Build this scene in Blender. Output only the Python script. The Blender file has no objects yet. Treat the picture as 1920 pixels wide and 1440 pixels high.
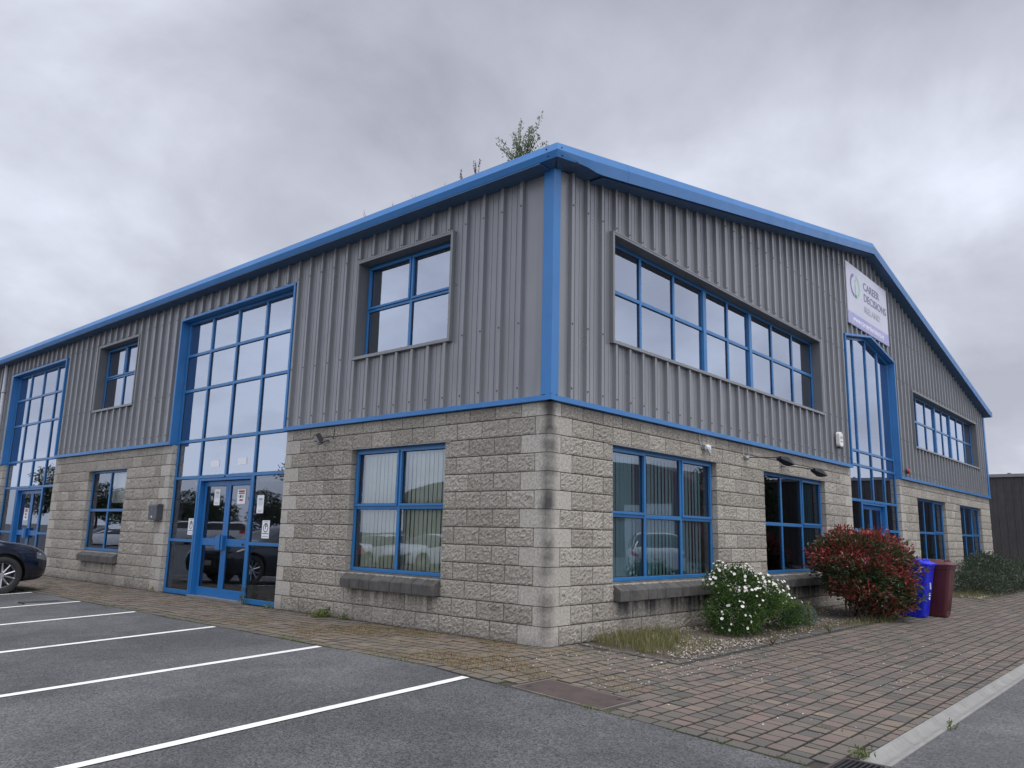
import bpy, bmesh, math, random
import numpy as np
from mathutils import Vector, Matrix
random.seed(7); RNG = np.random.default_rng(7)
C = bpy.context.scene.collection
rad = math.radians

# ------------------------------------------------------------------ helpers
def tag(o, label=None, cat=None, group=None, kind=None):
    if label: o['label'] = label
    if cat: o['category'] = cat
    if group: o['group'] = group
    if kind: o['kind'] = kind
    return o
def empty(name, loc=(0, 0, 0), rz=0.0, parent=None):
    o = bpy.data.objects.new(name, None); C.objects.link(o)
    o.location = loc; o.rotation_euler = (0, 0, rz); o.parent = parent
    o.empty_display_size = .2
    return o
def copy_tree(o, parent=None):
    c = o.copy(); C.objects.link(c); c.parent = parent
    for ch in list(o.children): copy_tree(ch, c)
    return c
def G(x, y):      # the paved ground falls gently away from the building
    return .04 * max(-8., min(0., x + 1.8)) + .05 * max(-3.9, min(0., y))

class MB:
    def __init__(s): s.v = []; s.f = []; s.m = []; s.mi = 0; s.att = []; s.a = None; s.smooth = []; s.sm = False
    def add(s, vs, fs):
        n = len(s.v); s.v += [tuple(map(float, q)) for q in vs]
        for f in fs:
            s.f.append(tuple(i + n for i in f)); s.m.append(s.mi); s.att.append(s.a); s.smooth.append(s.sm)
    def quad(s, a, b, c, d): s.add([a, b, c, d], [(0, 1, 2, 3)])
    def box(s, x0, x1, y0, y1, z0, z1, M=None):
        vs = [(x, y, z) for z in (z0, z1) for x, y in ((x0, y0), (x1, y0), (x1, y1), (x0, y1))]
        if M is not None: vs = [tuple(M @ Vector(q)) for q in vs]
        s.add(vs, [(3, 2, 1, 0), (4, 5, 6, 7), (0, 1, 5, 4), (1, 2, 6, 5), (2, 3, 7, 6), (3, 0, 4, 7)])
    def prism(s, pts, ext):      # pts: closed loop of 3d points, ext: vector
        n = len(pts); e = Vector(ext)
        vs = [tuple(q) for q in pts] + [tuple(Vector(q) + e) for q in pts]
        s.add(vs, [tuple(range(n))[::-1], tuple(range(n, 2 * n))] + [(i, (i + 1) % n, n + (i + 1) % n, n + i) for i in range(n)])
    def cyl(s, p0, p1, r0, r1=None, n=12, caps=True):
        r1 = r0 if r1 is None else r1
        p0, p1 = Vector(p0), Vector(p1); d = (p1 - p0).normalized()
        a = d.orthogonal().normalized(); b = d.cross(a)
        vs = []
        for p, r in ((p0, r0), (p1, r1)):
            vs += [tuple(p + (a * math.cos(t) + b * math.sin(t)) * r) for t in [2 * math.pi * i / n for i in range(n)]]
        fs = [(i, (i + 1) % n, n + (i + 1) % n, n + i) for i in range(n)]
        if caps: fs += [tuple(range(n))[::-1], tuple(range(n, 2 * n))]
        s.add(vs, fs)
    def tube(s, pts, r, n=8):
        for i in range(len(pts) - 1):
            rr = r if not isinstance(r, (list, tuple)) else r[i]
            r2 = rr if not isinstance(r, (list, tuple)) else r[i + 1]
            s.cyl(pts[i], pts[i + 1], rr, r2, n, True)
    def sphere(s, c, r, n=10, sc=(1, 1, 1)):
        vs = []; fs = []; m = n // 2
        for j in range(m + 1):
            ph = math.pi * j / m
            for i in range(n):
                th = 2 * math.pi * i / n
                vs.append((c[0] + r * sc[0] * math.sin(ph) * math.cos(th), c[1] + r * sc[1] * math.sin(ph) * math.sin(th), c[2] + r * sc[2] * math.cos(ph)))
        for j in range(m):
            for i in range(n):
                fs.append((j * n + i, (j + 1) * n + i, (j + 1) * n + (i + 1) % n, j * n + (i + 1) % n))
        s.add(vs, fs)
    def build(s, name, mats, parent=None, bevel=0, smooth=None, loc=None):
        me = bpy.data.meshes.new(name); me.from_pydata(s.v, [], s.f)
        if not isinstance(mats, (list, tuple)): mats = [mats]
        for m in mats: me.materials.append(m)
        if len(mats) > 1: me.polygons.foreach_set('material_index', s.m)
        if any(a is not None for a in s.att):
            at = me.attributes.new('tone', 'FLOAT', 'FACE'); at.data.foreach_set('value', [0. if a is None else float(a) for a in s.att])
        sm = s.smooth if smooth is None else [smooth] * len(s.f)
        me.polygons.foreach_set('use_smooth', sm)
        me.update()
        o = bpy.data.objects.new(name, me); C.objects.link(o); o.parent = parent
        if loc: o.location = loc
        if bevel:
            b = o.modifiers.new('b', 'BEVEL'); b.width = bevel; b.segments = 2; b.limit_method = 'ANGLE'; b.angle_limit = rad(35)
        return o
def np_mesh(name, V, F, mats, parent=None, tone=None, midx=None, smooth=False, pt=None):
    me = bpy.data.meshes.new(name)
    V = np.asarray(V, np.float32); F = np.asarray(F, np.int32); k = F.shape[1]
    me.vertices.add(len(V)); me.vertices.foreach_set('co', V.ravel())
    me.loops.add(F.size); me.loops.foreach_set('vertex_index', F.ravel())
    me.polygons.add(len(F)); me.polygons.foreach_set('loop_start', np.arange(len(F), dtype=np.int32) * k)
    if not isinstance(mats, (list, tuple)): mats = [mats]
    for m in mats: me.materials.append(m)
    if midx is not None: me.polygons.foreach_set('material_index', np.asarray(midx, np.int32))
    if tone is not None:
        at = me.attributes.new('tone', 'FLOAT', 'FACE'); at.data.foreach_set('value', np.asarray(tone, np.float32))
    me.polygons.foreach_set('use_smooth', np.full(len(F), smooth))
    me.update(calc_edges=True); me.validate()
    o = bpy.data.objects.new(name, me); C.objects.link(o); o.parent = parent
    return o

# ------------------------------------------------------------------ materials
class NT:
    def __init__(s, m): s.t = m.node_tree; s.n = s.t.nodes; s.l = s.t.links
    def new(s, ty, **kw):
        n = s.n.new(ty)
        for k, v in kw.items():
            if k.startswith('i_'):
                key = k[2:].replace('_', ' ')
                n.inputs[key].default_value = v
            else: setattr(n, k, v)
        return n
    def link(s, a, b): s.l.new(a, b)
    def noise(s, co, scale, detail=4, rough=.55, dist=0):
        n = s.new('ShaderNodeTexNoise'); n.inputs['Scale'].default_value = scale
        n.inputs['Detail'].default_value = detail; n.inputs['Roughness'].default_value = rough; n.inputs['Distortion'].default_value = dist
        if co is not None: s.link(co, n.inputs['Vector'])
        return n.outputs['Fac']
    def ramp(s, f, a, b, va=0., vb=1.):
        n = s.new('ShaderNodeMapRange'); n.inputs[1].default_value = a; n.inputs[2].default_value = b
        n.inputs[3].default_value = va; n.inputs[4].default_value = vb; n.clamp = True
        s.link(f, n.inputs[0]); return n.outputs[0]
    def math(s, op, a, b=None):
        n = s.new('ShaderNodeMath', operation=op)
        for i, x in enumerate((a, b)):
            if x is None: continue
            if isinstance(x, (int, float)): n.inputs[i].default_value = x
            else: s.link(x, n.inputs[i])
        return n.outputs[0]
    def mix(s, f, a, b, mode='MIX'):
        n = s.new('ShaderNodeMix', data_type='RGBA', blend_type=mode)
        for i, x in ((0, f), (6, a), (7, b)):
            if isinstance(x, (int, float)): n.inputs[i].default_value = x
            elif isinstance(x, (tuple, list)): n.inputs[i].default_value = (*x[:3], 1)
            else: s.link(x, n.inputs[i])
        return n.outputs[2]
    def mapping(s, co, sc=(1, 1, 1), loc=(0, 0, 0)):
        n = s.new('ShaderNodeMapping'); n.inputs['Scale'].default_value = sc; n.inputs['Location'].default_value = loc
        s.link(co, n.inputs[0]); return n.outputs[0]
def newmat(name):
    m = bpy.data.materials.new(name); m.use_nodes = True
    nt = NT(m); nt.n.clear()
    out = nt.new('ShaderNodeOutputMaterial'); p = nt.new('ShaderNodeBsdfPrincipled')
    nt.link(p.outputs[0], out.inputs[0])
    tc = nt.new('ShaderNodeTexCoord')
    return m, nt, p, tc.outputs['Object'], out
def bump(nt, p, h, strength=.3, dist=.01):
    b = nt.new('ShaderNodeBump'); b.inputs['Strength'].default_value = strength; b.inputs['Distance'].default_value = dist
    nt.link(h, b.inputs['Height']); nt.link(b.outputs[0], p.inputs['Normal']); return b
def M(name, col, rough=.6, metal=0., var=.12, scale=4., bmp=0., bscale=60., dirt=0., dirtcol=(.06, .055, .05), spec=.5, coat=0.):
    m, nt, p, co, out = newmat(name)
    n = nt.noise(co, scale, 5, .6)
    c = nt.mix(nt.ramp(n, .3, .7), tuple(x * (1 - var) for x in col), tuple(min(1, x * (1 + var)) for x in col))
    if dirt:
        n2 = nt.noise(nt.mapping(co, (3, 3, .5)), 1.7, 6, .65)
        c = nt.mix(nt.math('MULTIPLY', nt.ramp(n2, .48, .75), dirt), c, dirtcol)
    nt.link(c, p.inputs['Base Color'])
    r = nt.ramp(nt.noise(co, scale * 2.3, 3), .3, .7, max(.02, rough * .85), min(1, rough * 1.12))
    nt.link(r, p.inputs['Roughness']); p.inputs['Metallic'].default_value = metal
    p.inputs['Specular IOR Level'].default_value = spec
    if coat: p.inputs['Coat Weight'].default_value = coat; p.inputs['Coat Roughness'].default_value = .04
    if bmp: bump(nt, p, nt.noise(co, bscale, 4, .6), bmp, .01)
    return m
def attr(nt, name='tone'):
    a = nt.new('ShaderNodeAttribute', attribute_name=name); return a.outputs['Fac']

def stains(nt, co, base):
    """rain streaks under the sills, the run down the corner and damp at the foot, as marks in the stone"""
    sep = nt.new('ShaderNodeSeparateXYZ'); nt.link(co, sep.inputs[0]); X, Y, Z = sep.outputs
    def band(v, a, b, s=.05):
        return nt.math('MULTIPLY', nt.ramp(v, a - s, a + s), nt.ramp(v, b - s, b + s, 1., 0.))
    streak = nt.ramp(nt.noise(nt.mapping(co, (8, 8, .6)), 1., 4, .6), .38, .56)
    zlow = nt.ramp(Z, .1, .45)
    tot = None
    for ax, a, b, s in ((Y, 1.9, 3.7, .7), (Y, 11.8, 13.6, .4), (X, 1.45, 4.2, 1.3), (X, 6.2, 8.9, 1.3), (X, 15.8, 18.6, .6), (X, 20.5, 23.3, .6)):
        side = nt.ramp(X if ax is Y else Y, .05, .2, 1., 0.)
        k = nt.math('MULTIPLY', nt.math('MULTIPLY', band(ax, a, b), nt.math('MULTIPLY', zlow, nt.ramp(Z, .45, .55, 1., 0.))), nt.math('MULTIPLY', streak, s))
        k = nt.math('MULTIPLY', k, side)
        tot = k if tot is None else nt.math('MAXIMUM', tot, k)
    # corner run
    d = nt.math('ADD', X, Y)
    wob = nt.noise(nt.mapping(co, (1, 1, 2.)), 1.6, 3)
    cw = nt.ramp(nt.math('ADD', d, nt.math('MULTIPLY', wob, .22)), .15, .27, 1., 0.)
    cz = nt.ramp(nt.noise(nt.mapping(co, (0.3, .3, 1.6)), 1.3, 3), .42, .6, .25, 1.)
    cz = nt.math('MAXIMUM', cz, nt.ramp(Z, 2.35, 2.55))
    tot = nt.math('MAXIMUM', tot, nt.math('MULTIPLY', nt.math('MULTIPLY', cw, cz), 1.))
    # foot
    foot = nt.math('MULTIPLY', nt.ramp(nt.math('ADD', Z, nt.math('MULTIPLY', nt.noise(co, 3., 4), .35)), .12, .36, 1., 0.), .45)
    tot = nt.math('MAXIMUM', tot, foot)
    blot = nt.math('MULTIPLY', nt.ramp(nt.noise(co, 1.9, 5, .7), .6, .72), .35)
    tot = nt.math('MAXIMUM', tot, blot)
    return nt.mix(tot, base, (.075, .072, .068))

def mk_block(name, lo, hi, bs, bd, bscale):
    m, nt, p, co, out = newmat(name)
    t = attr(nt)
    c = nt.mix(t, lo, hi)
    g = nt.noise(co, 95., 4, .75)
    c = nt.mix(.55, c, nt.mix(nt.ramp(g, .32, .68), (.35, .34, .33), (1., .99, .96)), 'MULTIPLY')
    c = nt.mix(.75, c, nt.mix(nt.ramp(nt.noise(co, 30., 6, .8), .38, .62), (.50, .49, .47), (1.2, 1.19, 1.16)), 'MULTIPLY')
    c = nt.mix(nt.ramp(nt.noise(co, .55, 4), .35, .65, 0., .25), c, (.30, .27, .225))
    c = stains(nt, co, c)
    nt.link(c, p.inputs['Base Color']); p.inputs['Roughness'].default_value = .92; p.inputs['Specular IOR Level'].default_value = .25
    h = nt.math('ADD', nt.noise(co, bscale, 5, .7), nt.math('MULTIPLY', nt.noise(co, bscale * 3.5, 3), .4))
    bump(nt, p, h, bs, bd)
    return m
rock_m = mk_block('split_face_block', (.41, .38, .332), (.575, .54, .475), 1., .018, 40.)
smooth_m = mk_block('smooth_quoin_block', (.50, .475, .42), (.60, .575, .52), .4, .003, 120.)
mortar_m = M('mortar', (.085, .08, .072), .95, var=.2, scale=12, bmp=.3)
sill_m = M('weathered_sill', (.082, .078, .072), .93, var=.3, scale=6, bmp=.6, bscale=70, dirt=.6, dirtcol=(.035, .034, .03))
def mk_clad():
    m, nt, p, co, out = newmat('grey_coated_steel')
    c = nt.mix(nt.ramp(nt.noise(co, .8, 4), .3, .7), (.168, .174, .184), (.192, .198, .207))
    st = nt.ramp(nt.noise(nt.mapping(co, (7, 7, .22)), 1., 5, .65), .5, .75)
    c = nt.mix(nt.math('MULTIPLY', st, .35), c, (.10, .10, .098))
    sp = nt.new('ShaderNodeSeparateXYZ'); nt.link(co, sp.inputs[0])
    low = nt.math('MULTIPLY', nt.ramp(sp.outputs[2], 2.95, 3.5, 1., 0.), nt.ramp(nt.noise(nt.mapping(co, (9, 9, 1.)), 1., 4), .35, .65))
    c = nt.mix(nt.math('MULTIPLY', low, .4), c, (.26, .26, .25))
    nt.link(c, p.inputs['Base Color']); nt.link(nt.ramp(nt.noise(co, 2.5, 5), .3, .7, .26, .40), p.inputs['Roughness']); p.inputs['Specular IOR Level'].default_value = .75
    bump(nt, p, nt.noise(co, 1.6, 2), .12, .02)
    return m
clad_m = mk_clad()
clad_old = M('grey_coated_steel', (.185, .191, .196), .36, var=.05, scale=.8, dirt=.12, dirtcol=(.12, .12, .115), bmp=.02, bscale=8)
greytrim_m = M('grey_flashing', (.19, .197, .203), .4, var=.06, scale=2, dirt=.15)
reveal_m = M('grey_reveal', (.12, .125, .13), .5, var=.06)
blue_m = M('blue_coated_steel', (.024, .158, .40), .40, var=.10, scale=1.2, dirt=.22, dirtcol=(.08, .14, .24))
bluef_m = M('blue_powder_coat', (.018, .145, .36), .35, var=.07, scale=3)
bluedoor_m = M('blue_door_paint', (.012, .13, .36), .35, var=.06, scale=3, dirt=.12)
soffit_shade_m = M('blue_soffit_and_shade', (.055, .12, .23), .6, var=.15, scale=2)  # soffit blue, also used to paint shade onto the verge underside
gasket_m = M('black_gasket', (.015, .015, .016), .6)
roof_m = M('roof_sheet', (.12, .125, .13), .6)
white_m = M('white_plaster', (.62, .61, .58), .85, var=.05)
inner_m = M('interior_wall_paint', (.20, .20, .195), .9, var=.1)
inner_floor_m = M('interior_carpet', (.05, .05, .055), .95)
def blind_mat(name, c):
    m = M(name, c, .85, var=.08, scale=2); return m
blindgreen_m = blind_mat('cream_green_blind', (.60, .61, .47)); blindteal_m = blind_mat('teal_blind', (.17, .34, .37)); blindwhite_m = blind_mat('white_blind', (.7, .68, .62))
dark_m = M('black_plastic', (.02, .02, .022), .45, var=.15); screw_m = M('screw_cap', (.06, .065, .07), .5)
steel_m = M('galvanised', (.35, .36, .37), .45, .6)
concrete_m = M('concrete', (.245, .24, .22), .9, var=.14, scale=5, bmp=.3, bscale=90, dirt=.35, dirtcol=(.2, .195, .18))
iron_m = M('rusty_cover', (.085, .062, .055), .62, .2, var=.25, scale=5, bmp=.35, bscale=55)
paper_m = M('paper', (.72, .74, .75), .7, var=.03); ink_m = M('ink', (.05, .05, .06), .7); red_m = M('red_print', (.35, .05, .06), .7); greyink_m = M('grey_print', (.3, .3, .32), .7)

def glass_mat(name, refl, tint, rgh=0.0):
    m = bpy.data.materials.new(name); m.use_nodes = True; nt = NT(m); nt.n.clear()
    out = nt.new('ShaderNodeOutputMaterial')
    tc = nt.new('ShaderNodeTexCoord')
    g = nt.new('ShaderNodeBsdfGlossy'); g.inputs['Roughness'].default_value = rgh; g.inputs['Color'].default_value = (.78, .86, 1, 1)
    t = nt.new('ShaderNodeBsdfTransparent'); t.inputs['Color'].default_value = (*tint, 1)
    fr = nt.new('ShaderNodeFresnel'); fr.inputs['IOR'].default_value = 1.6
    f = nt.math('ADD', nt.math('MULTIPLY', fr.outputs[0], 1.1), refl)
    f = nt.math('MINIMUM', f, .97)
    b = nt.new('ShaderNodeBump'); b.inputs['Strength'].default_value = .12; b.inputs['Distance'].default_value = .01
    nt.link(nt.noise(tc.outputs['Object'], 1.1, 1), b.inputs['Height'])
    nt.link(b.outputs[0], g.inputs['Normal'])
    mx = nt.new('ShaderNodeMixShader'); nt.link(f, mx.inputs[0]); nt.link(t.outputs[0], mx.inputs[1]); nt.link(g.outputs[0], mx.inputs[2])
    nt.link(mx.outputs[0], out.inputs[0])
    return m
glass_up = glass_mat('solar_glass', .33, (.45, .48, .48))
glass_lo = glass_mat('clear_glass', .10, (.88, .92, .91))
glass_dark = glass_mat('tinted_glass', .03, (.35, .40, .43))

def mk_paver():
    m, nt, p, co, out = newmat('paving_block')
    t = attr(nt)
    cr = nt.new('ShaderNodeValToRGB'); nt.link(t, cr.inputs[0]); e = cr.color_ramp
    cols = [(0, (.115, .108, .097)), (.2, (.148, .133, .116)), (.4, (.180, .150, .126)), (.6, (.194, .150, .127)), (.78, (.212, .155, .133)), (.9, (.23, .188, .142)), (1, (.125, .12, .106))]
    while len(e.elements) < len(cols): e.elements.new(.5)
    for i, (a, c) in enumerate(cols): e.elements[i].position = a; e.elements[i].color = (*c, 1)
    c = cr.outputs[0]
    c = nt.mix(.6, c, nt.mix(nt.ramp(nt.noise(co, 120., 4, .75), .3, .7), (.42, .41, .40), (1, 1, 1)), 'MULTIPLY')
    c = nt.mix(nt.ramp(nt.noise(co, .7, 5, .6), .4, .7, 0., .45), c, (.11, .10, .085))
    # dry moss and silt lying on the strip below the car-park wall
    sep = nt.new('ShaderNodeSeparateXYZ'); nt.link(co, sep.inputs[0])
    mk = nt.math('MULTIPLY', nt.ramp(sep.outputs[0], .1, .5, 1., 0.), nt.ramp(sep.outputs[1], -1.9, -.9))
    mk = nt.math('MULTIPLY', mk, nt.ramp(nt.noise(co, 2.3, 6, .7), .34, .56))
    c = nt.mix(nt.math('MULTIPLY', nt.math('MULTIPLY', mk, nt.ramp(sep.outputs[1], 2.5, 5., 1., .4)), .36), c, nt.mix(nt.noise(co, 30., 3), (.16, .125, .07), (.25, .20, .12)))
    nt.link(c, p.inputs['Base Color']); p.inputs['Roughness'].default_value = .9; p.inputs['Specular IOR Level'].default_value = .3
    bump(nt, p, nt.noise(co, 130., 4, .7), .6, .005)
    return m
paver_m = mk_paver()
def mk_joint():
    m, nt, p, co, out = newmat('joint_sand_and_shade')
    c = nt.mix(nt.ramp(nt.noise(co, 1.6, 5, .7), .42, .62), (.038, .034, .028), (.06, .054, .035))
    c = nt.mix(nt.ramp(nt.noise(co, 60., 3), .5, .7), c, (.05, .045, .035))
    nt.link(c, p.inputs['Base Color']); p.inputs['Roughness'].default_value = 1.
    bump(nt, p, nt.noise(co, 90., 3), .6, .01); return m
joint_sand_shade_m = mk_joint()
def mk_asphalt(name, base, worn):
    m, nt, p, co, out = newmat(name)
    fine = nt.noise(co, 190., 3, .7)
    vo = nt.new('ShaderNodeTexVoronoi'); vo.inputs['Scale'].default_value = 82.; nt.link(co, vo.inputs['Vector'])
    c = nt.mix(nt.ramp(nt.noise(co, .42, 6, .7), .42, .60), tuple(x * .9 for x in base), tuple(x * 1.1 for x in worn))
    agg = nt.ramp(vo.outputs['Color'], .0, 1., .30, 1.85)
    mm = nt.new('ShaderNodeVectorMath', operation='SCALE'); nt.link(c, mm.inputs[0]); nt.link(agg, mm.inputs['Scale']); c = mm.outputs[0]
    c = nt.mix(nt.ramp(fine, .60, .72), c, (.34, .34, .335))
    c = nt.mix(nt.ramp(nt.noise(co, 1.1, 4, .7), .63, .72, 0., .5), c, (.04, .04, .04))
    c = nt.mix(nt.ramp(nt.noise(nt.mapping(co, (.12, 1.3, 1)), 1., 5, .6), .45, .7, 0., .28), c, (.07, .07, .07))
    nt.link(c, p.inputs['Base Color']); nt.link(nt.ramp(fine, .3, .7, .7, .95), p.inputs['Roughness']); p.inputs['Specular IOR Level'].default_value = .35
    bump(nt, p, nt.math('ADD', fine, vo.outputs['Distance']), .7, .006)
    return m
asphalt_m = mk_asphalt('car_park_asphalt', (.068, .069, .070), (.095, .095, .094))
road_m = mk_asphalt('road_asphalt', (.088, .088, .088), (.118, .117, .115))
def mk_line():
    m, nt, p, co, out = newmat('road_paint')
    c = nt.mix(nt.ramp(nt.noise(co, 5., 5), .35, .7), (.80, .79, .74), (.66, .65, .61))
    c = nt.mix(nt.ramp(nt.noise(co, 75., 4, .8), .60, .72, 0., .7), c, (.2, .2, .19))
    c = nt.mix(nt.math('MULTIPLY', nt.ramp(nt.noise(co, 22., 5, .8), .58, .68), nt.ramp(nt.noise(co, 1.4, 3), .45, .65)), c, (.16, .16, .155))
    nt.link(c, p.inputs['Base Color']); p.inputs['Roughness'].default_value = .75
    bump(nt, p, nt.noise(co, 150., 3), .4, .004); return m
line_m = mk_line()

def leaf_mat(name, cols, rough=.5, trans=.25):
    m, nt, p, co, out = newmat(name)
    cr = nt.new('ShaderNodeValToRGB'); nt.link(attr(nt), cr.inputs[0]); e = cr.color_ramp
    while len(e.elements) < len(cols): e.elements.new(.5)
    for i, c in enumerate(cols): e.elements[i].position = i / (len(cols) - 1); e.elements[i].color = (*c, 1)
    nt.link(cr.outputs[0], p.inputs['Base Color']); p.inputs['Roughness'].default_value = rough
    tr = nt.new('ShaderNodeBsdfTranslucent'); nt.link(cr.outputs[0], tr.inputs[0])
    mx = nt.new('ShaderNodeMixShader'); mx.inputs[0].default_value = trans
    nt.link(p.outputs[0], mx.inputs[1]); nt.link(tr.outputs[0], mx.inputs[2]); nt.link(mx.outputs[0], out.inputs[0])
    return m
photinia_m = leaf_mat('photinia_leaf', [(.018, .04, .014), (.035, .06, .018), (.075, .08, .03), (.14, .05, .028), (.25, .03, .03), (.38, .065, .06)], .45)
potent_m = leaf_mat('potentilla_leaf', [(.014, .04, .007), (.035, .085, .012), (.085, .155, .02), (.20, .26, .045)], .8)
greygreen_m = leaf_mat('grey_green_leaf', [(.05, .075, .05), (.10, .14, .10), (.17, .22, .17)], .7)
darkshrub_m = leaf_mat('dark_shrub_leaf', [(.03, .05, .03), (.06, .085, .05), (.11, .14, .085)], .55)
willow_m = leaf_mat('sapling_leaf', [(.10, .135, .07), (.19, .24, .14), (.32, .37, .24)], .6, .5)
weed_m = leaf_mat('weed_leaf', [(.05, .09, .015), (.12, .16, .03), (.22, .24, .07)], .6)
dry_m = leaf_mat('dry_stem', [(.10, .06, .035), (.16, .11, .07), (.2, .15, .1)], .8)
grass_m = leaf_mat('grass_blade', [(.06, .085, .018), (.13, .14, .04), (.24, .21, .085), (.33, .28, .15)], .7)
drygrass_m = leaf_mat('dry_moss', [(.10, .08, .035), (.19, .14, .06), (.28, .20, .09), (.16, .16, .05)], .9)
tree_m = leaf_mat('tree_leaf', [(.02, .035, .012), (.04, .06, .02), (.07, .09, .035)], .6)
petal_m = leaf_mat('white_petal', [(.75, .74, .68), (.85, .84, .8)], .6, .15); pollen_m = M('yellow_centre', (.5, .36, .05), .8)
bark_m = M('bark', (.05, .038, .028), .9, var=.3, scale=14, bmp=.5)
pebble_m = leaf_mat('pebble', [(.09, .07, .055), (.17, .135, .105), (.27, .23, .185), (.48, .45, .40)], .8, 0.)
soil_m = M('soil', (.07, .055, .04), 1., var=.4, scale=9, bmp=.8, bscale=40)

# ------------------------------------------------------------------ facade mapping
# side 'L' is the long wall at x=0 facing -X, side 'R' the gable wall at y=0 facing -Y; u runs along it, v inwards
def P(s, u, v, z): return (v, u, z) if s == 'L' else (u, v, z)
def fbox(mb, s, u0, u1, v0, v1, z0, z1):
    if s == 'L': mb.box(v0, v1, u0, u1, z0, z1)
    else: mb.box(u0, u1, v0, v1, z0, z1)
def fpoly(mb, s, uz, v0, v1):
    pts = [P(s, u, v0, z) for u, z in uz]
    mb.prism(pts, (v1 - v0, 0, 0) if s == 'L' else (0, v1 - v0, 0))

EAVE, PK = 5.88, (12.38, 8.28)
WEND = 24.9
def soff_z(s, u):   # height of the cladding head
    if s == 'L': return 5.86
    return 5.84 + (PK[1] - 5.84) * (1 - abs(u - PK[0]) / PK[0])
MOPEN = {'L': [(1.8, 3.825, .675, 2.475), (5.625, 9.675, -1, 3), (11.7, 13.725, .675, 2.475), (15.93, 19.95, -1, 3)],
         'R': [(1.35, 4.275, .675, 2.475), (6.075, 9.0, .675, 2.475), (10.6, 14.2, -1, 3), (15.75, 18.675, .675, 2.475), (20.475, 23.4, .675, 2.475)]}
LEND = 34.0
building = empty('industrial_building')
tag(building, 'two storey unit with grey ribbed cladding over stone blockwork and blue window frames', 'building')

# ---- fractal tile used to rough out the block faces
def fractal_tile(n=512, beta=1.1, lo=10):
    f = np.fft.fftfreq(n) * n; k = np.sqrt(f[:, None] ** 2 + f[None] ** 2)
    amp = np.where(k < lo, 0, 1 / np.maximum(k, 1) ** beta)
    a = np.real(np.fft.ifft2(amp * np.exp(2j * np.pi * RNG.random((n, n))))); return (a - a.mean()) / a.std()
TILE = fractal_tile()

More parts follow.
